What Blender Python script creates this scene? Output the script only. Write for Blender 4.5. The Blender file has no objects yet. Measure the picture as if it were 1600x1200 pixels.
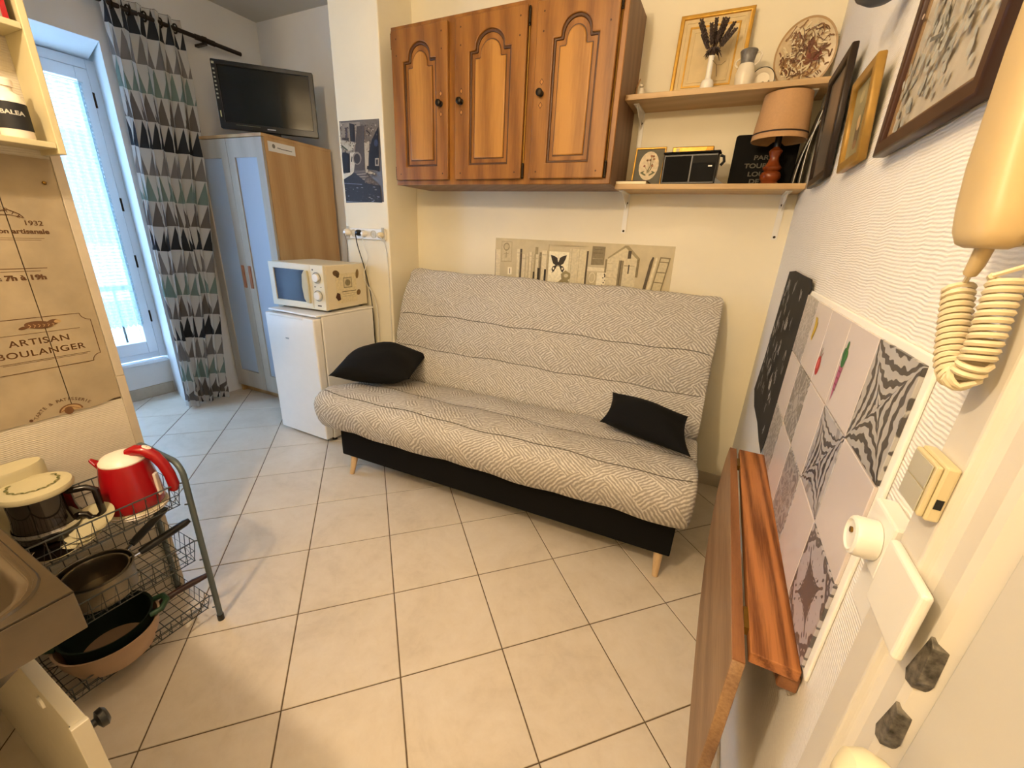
import bpy, bmesh, math, random
from mathutils import Vector, Matrix
random.seed(7)
R = math.radians
scene = bpy.context.scene
COL = scene.collection

# ------------------------------------------------------------------ camera
cam = bpy.data.cameras.new('camera')
cam.sensor_fit = 'HORIZONTAL'; cam.sensor_width = 36.0
cam.lens = 640.573206 / 1600 * 36.0
cam.clip_start = 0.01; cam.clip_end = 100
camo = bpy.data.objects.new('camera', cam); COL.objects.link(camo)
RW = [[0.8934472289126607, 0.19269729892052712, -0.4057336566480786],
      [0.44670303753741, -0.28668596786732836, 0.8475066678692414],
      [0.04699409966303439, -0.9384449407486336, -0.3422172523122623]]
CW = (-0.24002404306394176, -2.4072036394471543, 1.33551793024)
camo.matrix_world = Matrix(((RW[0][0], -RW[0][1], -RW[0][2], CW[0]),
                            (RW[1][0], -RW[1][1], -RW[1][2], CW[1]),
                            (RW[2][0], -RW[2][1], -RW[2][2], CW[2]), (0, 0, 0, 1)))
scene.camera = camo
# ------------------------------------------------------------------ light and exposure
world = bpy.data.worlds.new('sky'); scene.world = world; world.use_nodes = True
wbg = world.node_tree.nodes['Background']
wbg.inputs[0].default_value = (0.36, 0.60, 1.0, 1); wbg.inputs[1].default_value = 13.0
KITCHEN_LAMP = (-1.07, -2.80, 2.25); KITCHEN_POWER = 68; KITCHEN_COL = (1.0, 0.765, 0.50, 1); KITCHEN_R = .05
FILL_LAMP = (-1.0, -1.65, 2.58); FILL_POWER = 12; FILL_COL = (1.0, 0.79, 0.56, 1); FILL_R = .11  # unseen globe added as weak soft fill to lift the shadows
vs = scene.view_settings
vs.view_transform = 'Standard'; vs.look = 'None'; vs.gamma = 1.0; vs.use_curve_mapping = False
vs.exposure = 0.28
scene.display_settings.display_device = 'sRGB'

# ------------------------------------------------------------------ materials
def srgb(h):
    if isinstance(h, str):
        h = [int(h[i:i + 2], 16) / 255 for i in (0, 2, 4)]
    return tuple((c / 12.92 if c <= 0.04045 else ((c + 0.055) / 1.055) ** 2.4) for c in h) + (1,)
class NT:
    def __init__(s, name):
        s.m = bpy.data.materials.new(name); s.m.use_nodes = True
        s.t = s.m.node_tree; s.b = s.t.nodes['Principled BSDF']; s.out = s.t.nodes['Material Output']
        s._tc = None
    def n(s, typ, **kw):
        nd = s.t.nodes.new(typ)
        for k, v in kw.items():
            if k.startswith('i_'): s.put(nd.inputs[int(k[2:]) if k[2:].isdigit() else k[2:].replace('_', ' ')], v)
            else: setattr(nd, k, v)
        return nd
    def put(s, sock, v):
        if isinstance(v, bpy.types.NodeSocket): s.t.links.new(v, sock)
        else: sock.default_value = v
    def tc(s, which='Object'):
        if s._tc is None: s._tc = s.n('ShaderNodeTexCoord')
        return s._tc.outputs[which]
    def math(s, op, a, b=0.0, c=0.0):
        nd = s.n('ShaderNodeMath', operation=op)
        s.put(nd.inputs[0], a); s.put(nd.inputs[1], b); s.put(nd.inputs[2], c)
        return nd.outputs[0]
    def mapped(s, scale=(1, 1, 1), rot=(0, 0, 0), loc=(0, 0, 0), src='Object'):
        mp = s.n('ShaderNodeMapping'); s.t.links.new(s.tc(src), mp.inputs[0])
        mp.inputs[1].default_value = loc; mp.inputs[2].default_value = rot; mp.inputs[3].default_value = scale
        return mp.outputs[0]
    def noise(s, vec, scale=5, detail=4, rough=.55, dist=0):
        nd = s.n('ShaderNodeTexNoise'); s.put(nd.inputs['Vector'], vec)
        nd.inputs['Scale'].default_value = scale; nd.inputs['Detail'].default_value = detail
        nd.inputs['Roughness'].default_value = rough; nd.inputs['Distortion'].default_value = dist
        return nd.outputs[0]
    def wave(s, vec, scale, dist=0, dscale=1, axis='X', kind='BANDS'):
        nd = s.n('ShaderNodeTexWave', wave_type=kind)
        if kind == 'BANDS': nd.bands_direction = axis
        else: nd.rings_direction = axis
        s.put(nd.inputs[0], vec); nd.inputs[1].default_value = scale; nd.inputs[2].default_value = dist
        nd.inputs[3].default_value = 2; nd.inputs[4].default_value = dscale
        return nd.outputs['Fac'] if 'Fac' in nd.outputs else nd.outputs[1]
    def ramp(s, fac, stops, mode='LINEAR'):
        nd = s.n('ShaderNodeValToRGB'); s.put(nd.inputs[0], fac); cr = nd.color_ramp; cr.interpolation = mode
        while len(cr.elements) < len(stops): cr.elements.new(0.5)
        for e, (p, c) in zip(cr.elements, stops): e.position = p; e.color = c
        return nd.outputs[0]
    def mix(s, f, a, b):
        nd = s.n('ShaderNodeMix', data_type='RGBA'); s.put(nd.inputs[0], f); s.put(nd.inputs[6], a); s.put(nd.inputs[7], b)
        return nd.outputs[2]
    def bump(s, h, strength=.3, dist=.002):
        nd = s.n('ShaderNodeBump'); s.put(nd.inputs['Height'], h)
        nd.inputs['Strength'].default_value = strength; nd.inputs['Distance'].default_value = dist
        s.t.links.new(nd.outputs[0], s.b.inputs['Normal'])
    def base(s, c): s.put(s.b.inputs['Base Color'], c)
    def set(s, rough=.5, metal=0., spec=.5):
        s.b.inputs['Roughness'].default_value = rough; s.b.inputs['Metallic'].default_value = metal
        s.b.inputs['Specular IOR Level'].default_value = spec
def plain(name, c, rough=.5, metal=0., spec=.5, vary=0., vscale=20, bump=0., bscale=200, bdist=.001):
    k = NT(name); k.set(rough, metal, spec); c = srgb(c) if isinstance(c, str) else c
    if vary > 0:
        d = tuple(x * (1 - vary) for x in c[:3]) + (1,); l = tuple(min(1, x * (1 + vary)) for x in c[:3]) + (1,)
        k.base(k.ramp(k.noise(k.tc(), vscale), [(.3, d), (.7, l)]))
    else: k.base(c)
    if bump > 0: k.bump(k.noise(k.tc(), bscale, 3), bump, bdist)
    return k.m
def wood(name, c1, c2, scale=(14, 14, 1.4), rough=.45, ring=3.0, dist=5, rot=(0, 0, 0), wv=.28, lo=.28, hi=.78):
    k = NT(name); k.set(rough, 0, .4)
    v = k.mapped(scale, rot)
    w = k.wave(v, ring * .35, dist, .8, 'DIAGONAL')
    g = k.noise(k.mapped(tuple(x * 5 for x in scale), rot), 2.2, 6, .65)
    big = k.noise(k.mapped(tuple(x * .5 for x in scale), rot), 1.0, 2)
    f = k.math('ADD', k.math('MULTIPLY', w, wv), k.math('ADD', k.math('MULTIPLY', g, .5), k.math('MULTIPLY', big, .35)))
    k.base(k.ramp(f, [(lo, srgb(c1)), (hi, srgb(c2))]))
    k.bump(g, .12, .0005)
    return k.m
M = {}
M['wall'] = plain('wall_paint', 'ebe2c8', .75, vary=.03, vscale=3, bump=.12, bscale=60, bdist=.002)
M['wallcool'] = plain('wall_paint_white', 'e6e5e2', .75, vary=.03, vscale=3, bump=.12, bscale=60, bdist=.002)
M['ceiling'] = plain('ceiling_paint', 'cfcbc0', .85, vary=.03, vscale=3, bump=.15, bscale=60, bdist=.002)
def ridged(name, c, s=1.0):
    k = NT(name); k.set(.7, 0, .35)
    v = k.mapped((6, 6, 1))
    n1 = k.noise(v, 2.2, 3)
    vec = k.n('ShaderNodeCombineXYZ')
    sep = k.n('ShaderNodeSeparateXYZ'); k.put(sep.inputs[0], k.tc())
    zz = k.math('ADD', k.math('MULTIPLY', sep.outputs[2], 1150.0 * s), k.math('MULTIPLY', n1, 16.0))
    h = k.math('SINE', zz)
    n2 = k.noise(k.mapped((60, 60, 500)), 1.0, 4)
    h2 = k.math('ADD', k.math('MULTIPLY', h, .3), k.math('MULTIPLY', n2, .8))
    k.base(k.ramp(n2, [(.3, srgb(c)), (.7, srgb([min(255, int(c[i:i+2], 16) + 8) / 255 for i in (0, 2, 4)]))]))
    k.bump(h2, .55, .0022)
    return k.m
M['ridged'] = ridged('ridged_wallpaper', 'eae6de')
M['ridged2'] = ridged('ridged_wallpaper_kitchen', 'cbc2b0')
M['trimgrey'] = plain('partition_trim', 'b9ad9a', .6, vary=.06)
M['floor_grout'] = plain('grout', '6b5a44', .9, vary=.15, vscale=60)
def tile_mat():
    k = NT('floor_tile_ceramic'); k.set(.34, 0, .45)
    a = k.noise(k.tc('Object'), 3.2, 6, .62, .9)
    oi = k.n('ShaderNodeObjectInfo')
    vv = k.n('ShaderNodeVectorMath', operation='ADD'); k.put(vv.inputs[0], k.tc('Object')); k.put(vv.inputs[1], oi.outputs['Location'])
    a = k.noise(vv.outputs[0], 3.0, 7, .65, 1.0)
    b = k.noise(vv.outputs[0], 22, 5, .7, .5)
    f = k.math('ADD', k.math('MULTIPLY', a, .7), k.math('MULTIPLY', b, .35))
    k.base(k.ramp(f, [(.30, srgb('cbbda8')), (.5, srgb('dacdb9')), (.72, srgb('e3d8c7'))]))
    k.put(k.b.inputs['Roughness'], k.ramp(b, [(.3, (.28,) * 3 + (1,)), (.7, (.42,) * 3 + (1,))]))
    k.bump(b, .05, .001)
    return k.m
M['tile'] = tile_mat()
M['baseboard'] = plain('baseboard_tile', 'b9ac97', .45, vary=.08)
M['oak'] = wood('oak_cabinet', '764a1d', '9c692e', (9, 9, .8), .38, 2.0, 4, lo=.34, hi=.72)
M['oakpanel'] = wood('oak_panel', '90602a', 'b8843f', (7, 7, .5), .36, 1.5, 3, lo=.34, hi=.70)
M['oakdark'] = plain('oak_dark_brown', '4e2f12', .5, vary=.2)  # darker brown for door mouldings, panel grooves and the notepad cover
M['oakside'] = wood('oak_side', '6f503a', '8a684d', (10, 10, 1), .5, 2, 4)
M['shelf'] = wood('shelf_beech', 'b08e62', 'c8a878', (1.2, 12, 12), .45, 2, 3)
M['beech'] = wood('wardrobe_beech', 'b88d57', 'cfa975', (10, 10, .6), .42, 1.3, 2)
M['birch'] = wood('wardrobe_pale', 'b0a490', 'c0b5a3', (10, 10, .6), .5, 1.3, 2)
M['frosted'] = plain('wardrobe_frosted_glass', 'aeb9c6', .3, 0, .6)
M['pine'] = wood('pine_shelf', '6e3f20', 'b57645', (26, 1.0, 26), .42, 2.2, 7, wv=.30, lo=.40, hi=.70)
M['pinedull'] = wood('pine_leaf', '7d5c3f', 'a5825c', (14, .9, 14), .5, 1.0, 4, wv=.10, lo=.36, hi=.62)
M['pineend'] = wood('pine_edge', '6f472a', '94633e', (30, 3, 30), .5, 1.2, 3)
M['black'] = plain('black_plastic', '0d0d0e', .35)
M['blackmatt'] = plain('black_matt', '121110', .8, 0, .15)
M['screen'] = plain('tv_screen', '17160f', .12, 0, .5)
M['white'] = plain('white_enamel', 'eeebe4', .3, vary=.01)
M['cream'] = plain('cream_plastic', 'e6d9b8', .4, vary=.02)
M['mwfront'] = plain('microwave_front', 'e3dcc4', .4)
M['phone'] = plain('phone_plastic', 'c6ae80', .42, vary=.03)
M['phone2'] = plain('phone_plastic_pale', 'dccdaa', .4, vary=.02)
M['socket'] = plain('socket_white', 'eae7de', .4)
M['switch'] = plain('switch_cream', 'd2c49c', .4)
M['switchgrey'] = plain('switch_rocker', 'b6b2a2', .4)
M['steel'] = plain('brushed_steel', '7c7264', .3, 1., .5, vary=.15, vscale=9)
M['chrome'] = plain('chrome', 'c9c9c9', .15, 1)
M['brass'] = plain('old_brass', '8c6a2c', .35, .9, vary=.2)
M['gold'] = plain('gilt', 'c8993e', .4, .55, vary=.12, vscale=40)
M['iron'] = plain('dark_iron', '2b2217', .45, .7)
M['wire'] = plain('grey_wire', '4b4e4d', .5, .4)
M['tubegrey'] = plain('grey_painted_tube', '566062', .45, .2)
M['red'] = plain('red_gloss', '9c0e16', .22, 0, .6)
M['kettlewhite'] = plain('kettle_white', 'e9ddd0', .35)
M['coffee'] = plain('coffee_black', '150d09', .25)
M['yellowcream'] = plain('old_cream', 'c2b792', .45, vary=.03)
M['greenpot'] = plain('dark_green', '0b1f1a', .45)
M['greenpot2'] = plain('green_handle', '1c3a22', .5)
M['bowl'] = plain('beige_bowl', 'b89a7e', .5, vary=.04)
M['burgundy'] = plain('burgundy_handle', '33140f', .3)
M['leg'] = wood('sofa_leg_beech', 'c9a679', 'd9bb90', (20, 20, 2), .5, 1.5, 2)
M['sofablack'] = plain('black_fabric_base', '0e0d0d', .95, spec=.2, bump=.3, bscale=900)
M['cushion'] = plain('black_cotton', '0a0a0b', .9, spec=.25, bump=.25, bscale=700)
M['linen'] = plain('lampshade_linen', 'bd9364', .8, vary=.05, vscale=120)
M['lampwood'] = plain('turned_wood', '7d3a14', .28, vary=.2, vscale=12)
M['ceramic'] = plain('cream_ceramic', 'e6dcc6', .3, vary=.05)
M['jugneck'] = plain('jug_neck_glaze', '6c6862', .3, vary=.4, vscale=60)
M['lavender'] = plain('dried_lavender', '4a3d39', .95, vary=.3, vscale=60)
M['stem'] = plain('dried_stem', '6a553a', .95)
M['paperbase'] = plain('kraft_wallpaper', '9f8f74', .75, vary=.14, vscale=9)
M['paperink'] = plain('sepia_ink', '55371c', .8)
M['parchment'] = plain('paper', 'd6c194', .8, vary=.06)
M['bluegrey'] = plain('sconce_bluegrey', '4a5058', .5)
M['caulk'] = plain('white_caulk', 'f5f1e6', .6)
M['doorpaint'] = plain('door_paint', 'cfcabe', .55, vary=.03, vscale=5, bump=.1, bscale=120)
M['casing'] = plain('casing_paint', 'd6d0c4', .5, vary=.02, vscale=5, bump=.1, bscale=90)
M['bronze'] = plain('strike_metal', '6b655a', .55, .3, vary=.75, vscale=110)
M['ivory'] = plain('ivory_handle', 'efe6c4', .3)
M['winframe'] = plain('window_frame_paint', 'dfe5ea', .4)
M['darkwood'] = plain('dark_rod_wood', '241509', .45, vary=.2)
M['photo'] = plain('glossy_photo_grey', '565149', .25, vary=.3, vscale=8)
M['cable_white'] = plain('white_cable', 'ddd8cc', .5)
M['cable_black'] = plain('black_cable', '111111', .5)

# ------------------------------------------------------------------ helpers
WM = {}
def thing(name, label, cat, loc=(0, 0, 0), rotz=0., group=None):
    o = bpy.data.objects.new(name, None); COL.objects.link(o); o.empty_display_size = .05
    o.location = loc; o.rotation_euler = (0, 0, rotz); o['label'] = label; o['category'] = cat
    if group: o['group'] = group
    WM[o.name] = Matrix.Translation(loc) @ Matrix.Rotation(rotz, 4, 'Z')
    return o
def tag(o, label, cat, group=None):
    o['label'] = label; o['category'] = cat
    if group: o['group'] = group
    return o
def link(name, me, mats, parent=None, smooth=False, bevel=0., seg=2, angle=35, world=True):
    if parent is not None and world and parent.name in WM:
        me.transform(WM[parent.name].inverted())
    o = bpy.data.objects.new(name, me); COL.objects.link(o)
    for m in (mats if isinstance(mats, (list, tuple)) else [mats]): me.materials.append(m)
    if parent is not None:
        o.parent = parent
        if parent.name in WM: WM[o.name] = WM[parent.name]
    if smooth:
        for p in me.polygons: p.use_smooth = True
        if smooth != 2:
            try: me.set_sharp_from_angle(angle=R(40))
            except Exception: pass
    if bevel:
        b = o.modifiers.new('bevel', 'BEVEL'); b.width = bevel; b.segments = seg
        b.limit_method = 'ANGLE'; b.angle_limit = R(angle)
    return o
def obj(name, bm, mats, parent=None, smooth=False, bevel=0., world=True, seg=2, recalc=True):
    if recalc: bmesh.ops.recalc_face_normals(bm, faces=bm.faces)
    me = bpy.data.meshes.new(name); bm.to_mesh(me); bm.free()
    return link(name, me, mats, parent, smooth, bevel, seg, world=world)
def struct(name, bm, m, parent=None, **k):
    o = obj(name, bm, m, parent, **k)
    if parent is None: o['kind'] = 'structure'
    return o
def NB(): return bmesh.new()
def box(bm, x0, x1, y0, y1, z0, z1, mat=None, mi=0):
    vs_ = [bm.verts.new((x, y, z)) for z in (z0, z1) for y in (y0, y1) for x in (x0, x1)]
    if mat is not None:
        for v in vs_: v.co = mat @ v.co
    for f in ((0, 2, 3, 1), (4, 5, 7, 6), (0, 1, 5, 4), (2, 6, 7, 3), (0, 4, 6, 2), (1, 3, 7, 5)):
        bm.faces.new([vs_[i] for i in f]).material_index = mi
    return bm
def bx(*a, **k): return box(NB(), *a, **k)
def prism(bm, pts, off, mi=0):
    """pts: list of 3-D points of one face; off: extrusion vector"""
    off = Vector(off); a = [bm.verts.new(p) for p in pts]; b = [bm.verts.new(Vector(p) + off) for p in pts]
    n = len(pts)
    bm.faces.new(a).material_index = mi; bm.faces.new(b[::-1]).material_index = mi
    for i in range(n): bm.faces.new((a[i], b[i], b[(i + 1) % n], a[(i + 1) % n])).material_index = mi
    return bm
def tube(bm, pts, r, n=8, closed=False, caps=True, mi=0):
    pts = [Vector(p) for p in pts]; N = len(pts); rs = r if isinstance(r, (list, tuple)) else [r] * N
    rings = []; prev = None
    for i, p in enumerate(pts):
        if closed: t = pts[(i + 1) % N] - pts[i - 1]
        else: t = pts[min(i + 1, N - 1)] - pts[max(i - 1, 0)]
        t.normalize()
        if prev is None:
            a = Vector((0, 0, 1)) if abs(t.z) < .9 else Vector((1, 0, 0)); u = t.cross(a).normalized()
        else:
            u = prev - t * prev.dot(t)
            if u.length < 1e-6: u = t.orthogonal()
            u.normalize()
        prev = u; v = t.cross(u)
        rings.append([bm.verts.new(p + (u * math.cos(2 * math.pi * k / n) + v * math.sin(2 * math.pi * k / n)) * rs[i]) for k in range(n)])
    for i in range(N if closed else N - 1):
        A, B = rings[i], rings[(i + 1) % N]
        for k in range(n): bm.faces.new((A[k], A[(k + 1) % n], B[(k + 1) % n], B[k])).material_index = mi
    if caps and not closed:
        bm.faces.new(rings[0][::-1]).material_index = mi; bm.faces.new(rings[-1]).material_index = mi
    return bm
def lathe(bm, prof, n=24, mat=None, mi=0):
    """prof: (r, z) pairs, axis z; mat places it"""
    mat = mat or Matrix.Identity(4); rings = []
    for r, z in prof:
        if r < 1e-6: rings.append([bm.verts.new(mat @ Vector((0, 0, z)))])
        else: rings.append([bm.verts.new(mat @ Vector((r * math.cos(2 * math.pi * k / n), r * math.sin(2 * math.pi * k / n), z))) for k in range(n)])
    for A, B in zip(rings, rings[1:]):
        if len(A) == 1 and len(B) == 1: continue
        for k in range(n):
            k2 = (k + 1) % n
            if len(A) == 1: f = (A[0], B[k2], B[k])
            elif len(B) == 1: f = (A[k], A[k2], B[0])
            else: f = (A[k], A[k2], B[k2], B[k])
            bm.faces.new(f).material_index = mi
    return bm
def T(x, y, z): return Matrix.Translation((x, y, z))
def frame3(o, ux, uy):
    """matrix taking (u, v, w) to world with origin o, axes ux, uy and ux x uy"""
    ux = Vector(ux).normalized(); uy = Vector(uy).normalized(); uz = ux.cross(uy).normalized(); uy = uz.cross(ux)
    m = Matrix.Identity(4)
    for i, c in enumerate((ux, uy, uz)):
        for j in range(3): m[j][i] = c[j]
    m.translation = Vector(o); return m
def curve_mesh(loops, depth, bevel=0., res=2):
    cu = bpy.data.curves.new('c', 'CURVE'); cu.dimensions = '2D'; cu.fill_mode = 'BOTH'
    cu.extrude = max(depth / 2 - bevel, 0); cu.bevel_depth = bevel; cu.bevel_resolution = res; cu.offset = -bevel
    for lp in loops:
        sp = cu.splines.new('POLY'); sp.points.add(len(lp) - 1); sp.use_cyclic_u = True
        for p, q in zip(sp.points, lp): p.co = (q[0], q[1], 0, 1)
    o = bpy.data.objects.new('c', cu); me = bpy.data.meshes.new_from_object(o)
    bpy.data.objects.remove(o); bpy.data.curves.remove(cu); return me
def slab(name, loops, depth, mat4, mats, parent=None, bevel=0., smooth=False, res=2):
    """flat piece with outline loops, back at w=0, front at w=depth"""
    me = curve_mesh(loops, depth, bevel, res); me.transform(T(0, 0, depth / 2)); me.transform(mat4)
    return link(name, me, mats, parent, smooth)
def text_mesh(s, size, align='CENTER', extrude=.0004, sx=1., offset=0., spacing=1.):
    cu = bpy.data.curves.new('t', 'FONT'); cu.body = s; cu.size = size; cu.align_x = align; cu.align_y = 'CENTER'
    cu.extrude = extrude; cu.offset = offset; cu.space_character = spacing
    o = bpy.data.objects.new('t', cu); me = bpy.data.meshes.new_from_object(o)
    bpy.data.objects.remove(o); bpy.data.curves.remove(cu)
    if sx != 1: me.transform(Matrix.Diagonal((sx, 1, 1, 1)))
    return me
def text(name, s, size, mat4, m, parent, align='CENTER', sx=1., offset=0., spacing=1.):
    me = text_mesh(s, size, align, sx=sx, offset=offset, spacing=spacing); me.transform(mat4)
    return link(name, me, m, parent)
_cols = {}
def flatcol(c, rough=.7):
    if (c, rough) not in _cols: _cols[(c, rough)] = plain('ink_' + c, c, rough, vary=.12, vscale=70)
    return _cols[(c, rough)]
def ell(cx, cy, a, b, n=20, rot=0., a0=0., a1=2 * math.pi):
    c, s = math.cos(rot), math.sin(rot); out = []
    full = abs(a1 - a0 - 2 * math.pi) < 1e-6
    for k in range(n if full else n + 1):
        t = a0 + (a1 - a0) * k / n; x, y = a * math.cos(t), b * math.sin(t)
        out.append((cx + c * x - s * y, cy + s * x + c * y))
    return out
def rct(x0, y0, x1, y1): return [(x0, y0), (x1, y0), (x1, y1), (x0, y1)]
def rrect(x0, y0, x1, y1, r, n=5):
    out = []
    for cx, cy, a in ((x1 - r, y0 + r, -90), (x1 - r, y1 - r, 0), (x0 + r, y1 - r, 90), (x0 + r, y0 + r, 180)):
        for k in range(n + 1):
            t = R(a + 90 * k / n); out.append((cx + r * math.cos(t), cy + r * math.sin(t)))
    return out
def line2(pts, w):
    """thin polygon along a 2-D polyline"""
    L, Rr = [], []
    for i, p in enumerate(pts):
        a = pts[max(i - 1, 0)]; b = pts[min(i + 1, len(pts) - 1)]
        d = Vector((b[0] - a[0], b[1] - a[1])); d.normalize(); n = Vector((-d.y, d.x)) * w / 2
        L.append((p[0] + n.x, p[1] + n.y)); Rr.append((p[0] - n.x, p[1] - n.y))
    return L + Rr[::-1]
def flatart(name, parent, mat4, shapes, dz=.00025):
    """printed shapes: (2-D polygon, colour) each a hair above the one before; one flat print"""
    bm = NB(); cols = []
    for i, (pts, c) in enumerate(shapes):
        if c not in cols: cols.append(c)
        vs_ = [bm.verts.new(mat4 @ Vector((p[0], p[1], dz * (1 + i * .15)))) for p in pts]
        try: f = bm.faces.new(vs_); f.material_index = cols.index(c)
        except Exception: pass
    return obj(name, bm, [flatcol(c) if isinstance(c, str) else c for c in cols], parent, recalc=False)

# ------------------------------------------------------------------ the room shell
H = 2.725
S = 0.338; c45 = math.sqrt(.5)
floor = struct('floor', bx(-4.15, .12, -3.5, .25, -.12, -.0025), M['floor_grout'])
def tile_bm(h):
    bm = NB(); b = .0012
    lo = [bm.verts.new((sx * h, sy * h, -.01)) for sx, sy in ((-1, -1), (1, -1), (1, 1), (-1, 1))]
    mi = [bm.verts.new((sx * h, sy * h, -b)) for sx, sy in ((-1, -1), (1, -1), (1, 1), (-1, 1))]
    hi = [bm.verts.new((sx * (h - b), sy * (h - b), 0)) for sx, sy in ((-1, -1), (1, -1), (1, 1), (-1, 1))]
    for A, B in ((lo, mi), (mi, hi)):
        for k in range(4): bm.faces.new((A[k], A[(k + 1) % 4], B[(k + 1) % 4], B[k]))
    bm.faces.new(hi); bm.faces.new(lo[::-1]); return bm
bm = tile_bm((S - .0042) / 2); bm.transform(Matrix.Rotation(R(45), 4, 'Z'))
tile_me = bpy.data.meshes.new('tile'); bm.to_mesh(tile_me); bm.free(); tile_me.materials.append(M['tile'])
FX0, FX1, FY0, FY1 = -4.09, 0., -3.4, .1
for a in range(-4, 18):
    for r in range(-12, 18):
        x = c45 * (a + .5 + r + .5) * S - 3.0559569; y = c45 * (a - r) * S - 1.9677359
        hh = S * c45
        if x < FX0 - hh or x > FX1 + hh or y < FY0 - hh or y > FY1 + hh: continue
        if x < -1.98 - hh and y < -2.3 - hh: continue
        if x - hh < FX0 or x + hh > FX1 or y - hh < FY0 or y + hh > FY1:
            b2 = NB(); b2.from_mesh(tile_me)
            for co, no in (((FX0 - x, 0, 0), (-1, 0, 0)), ((FX1 - x, 0, 0), (1, 0, 0)), ((0, FY0 - y, 0), (0, -1, 0)), ((0, FY1 - y, 0), (0, 1, 0))):
                bmesh.ops.bisect_plane(b2, geom=b2.verts[:] + b2.edges[:] + b2.faces[:], plane_co=co, plane_no=no, clear_outer=True)
            if len(b2.faces) < 3: b2.free(); continue
            me = bpy.data.meshes.new('tile'); b2.to_mesh(me); b2.free(); me.materials.append(M['tile'])
        else: me = tile_me
        o = bpy.data.objects.new('tile', me); COL.objects.link(o); o.parent = floor; o.location = (x, y, 0)
struct('ceiling', bx(-4.2, .15, -3.5, .3, H, H + .1), M['ceiling'])
wall_back = struct('wall_back', bx(-2.17, .12, 0, .15, 0, H), M['wall'])
wall_pillar = struct('wall_pillar', bx(-2.54, -2.17, -.284, .15, 0, H), M['wall'], bevel=.006)
struct('wall_recess', bx(-3.8, -2.54, .10, .25, 0, H), M['wallcool'])
# window wall with a splayed recess
OY0, OY1, OZ = -2.0, -.905, 2.268
bm = NB()
prism(bm, [(-3.70, OY1, 0), (-3.70, .25, 0), (-4.2, .25, 0), (-4.2, OY1 + .115, 0), (-4.07, OY1 + .112, 0)], (0, 0, H))
prism(bm, [(-3.70, OY0, 0), (-3.70, -2.5, 0), (-4.2, -2.5, 0), (-4.2, OY0 - .115, 0), (-4.07, OY0 - .112, 0)], (0, 0, H))
prism(bm, [(-3.70, OY0, OZ), (-3.70, OY1, OZ), (-4.2, OY1 + .115, OZ - .02), (-4.2, OY0 - .115, OZ - .02)], (0, 0, H - OZ + .02))
box(bm, -4.2, -4.07, OY0 - .115, OY1 + .115, 0, .275)
struct('wall_left', bm, M['wallcool'])
struct('wall_hall', bx(-4.2, -1.95, -2.6, -2.5, 0, H), M['wallcool'])
wall_part = struct('wall_partition', bx(-1.98, -1.88, -3.5, -1.845, 0, H), M['ridged2'])
struct('wall_front', bx(-1.98, .12, -3.5, -3.4, 0, H), M['wall'])
wall_right = struct('wall_right', bx(0, .12, -1.90, .15, 0, H), M['ridged'])
struct('wall_door_side', bx(0, .12, -3.5, -2.89, 0, H), M['wall'])
struct('wall_door_top', bx(0, .12, -2.89, -1.90, 2.12, H), M['wall'])
struct('baseboard_back', bx(-2.168, -.003, -.009, -.0005, .0005, .078), M['baseboard'], bevel=.002)
bm = NB(); box(bm, -.009, -.0005, -1.895, -.011, .0005, .078); struct('baseboard_right', bm, M['baseboard'], bevel=.002)
struct('baseboard_left', bx(-4.068, -4.058, OY0 - .1, OY1 + .10, .0005, .09), M['baseboard'], bevel=.002)
# partition edge strip
tr = struct('trim_1', bx(-1.879, -1.873, -1.866, -1.845, .5605 + .3, H - .003), M['trimgrey'], bevel=.001)
struct('trim_2', bx(-1.879, -1.873, -1.866, -1.845, .003, .859), M['trimgrey'], bevel=.001)
# window sill and window
struct('trim_3', bx(-4.07, -4.02, OY0 - .06, OY1 + .085, .275, .30), M['winframe'], bevel=.004)
win = struct('window_1', bx(-4.155, -4.085, OY0 - .11, OY0 - .06, .3, 2.245), M['winframe'])
bm = NB()
box(bm, -4.155, -4.085, OY1 + .065, OY1 + .113, .3, 2.245); box(bm, -4.155, -4.085, OY0 - .06, OY1 + .065, 2.19, 2.245)
box(bm, -4.155, -4.085, OY0 - .06, OY1 + .065, .3, .345)
obj('window_frame', bm, M['winframe'], win, bevel=.003)
yc = (OY0 + OY1) / 2
def glass_mat():
    k = NT('window_glass'); k.t.nodes.remove(k.b)
    g = k.n('ShaderNodeBsdfGlossy'); g.inputs['Roughness'].default_value = .02
    t = k.n('ShaderNodeBsdfTransparent'); mx = k.n('ShaderNodeMixShader'); mx.inputs[0].default_value = .06
    k.t.links.new(t.outputs[0], mx.inputs[1]); k.t.links.new(g.outputs[0], mx.inputs[2]); k.t.links.new(mx.outputs[0], k.out.inputs[0])
    return k.m
M['glass'] = glass_mat()
for ya, yb in ((yc + .004, OY1 + .062), (OY0 - .058, yc - .004)):
    bm = NB()
    box(bm, -4.13, -4.075, yb - .062, yb, .347, 2.188); box(bm, -4.13, -4.075, ya, ya + .062, .347, 2.188)
    box(bm, -4.13, -4.075, ya + .062, yb - .062, 2.118, 2.188); box(bm, -4.13, -4.075, ya + .062, yb - .062, .347, .437)
    sash = obj('sash', bm, M['winframe'], win, bevel=.004)
    obj('pane', bx(-4.106, -4.100, ya + .062, yb - .062, .437, 2.118), M['glass'], sash)
bm = NB()
hg = []
for z in (1.98, 1.36, .98, .58):
    tube(NB(), [(0, 0, 0), (0, 0, .1)], .006).free()
    obj('hinge', tube(NB(), [(-4.078, OY1 + .066, z), (-4.078, OY1 + .066, z + .085)], .007, 8), M['iron'], win, smooth=True)
bm.free()
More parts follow.
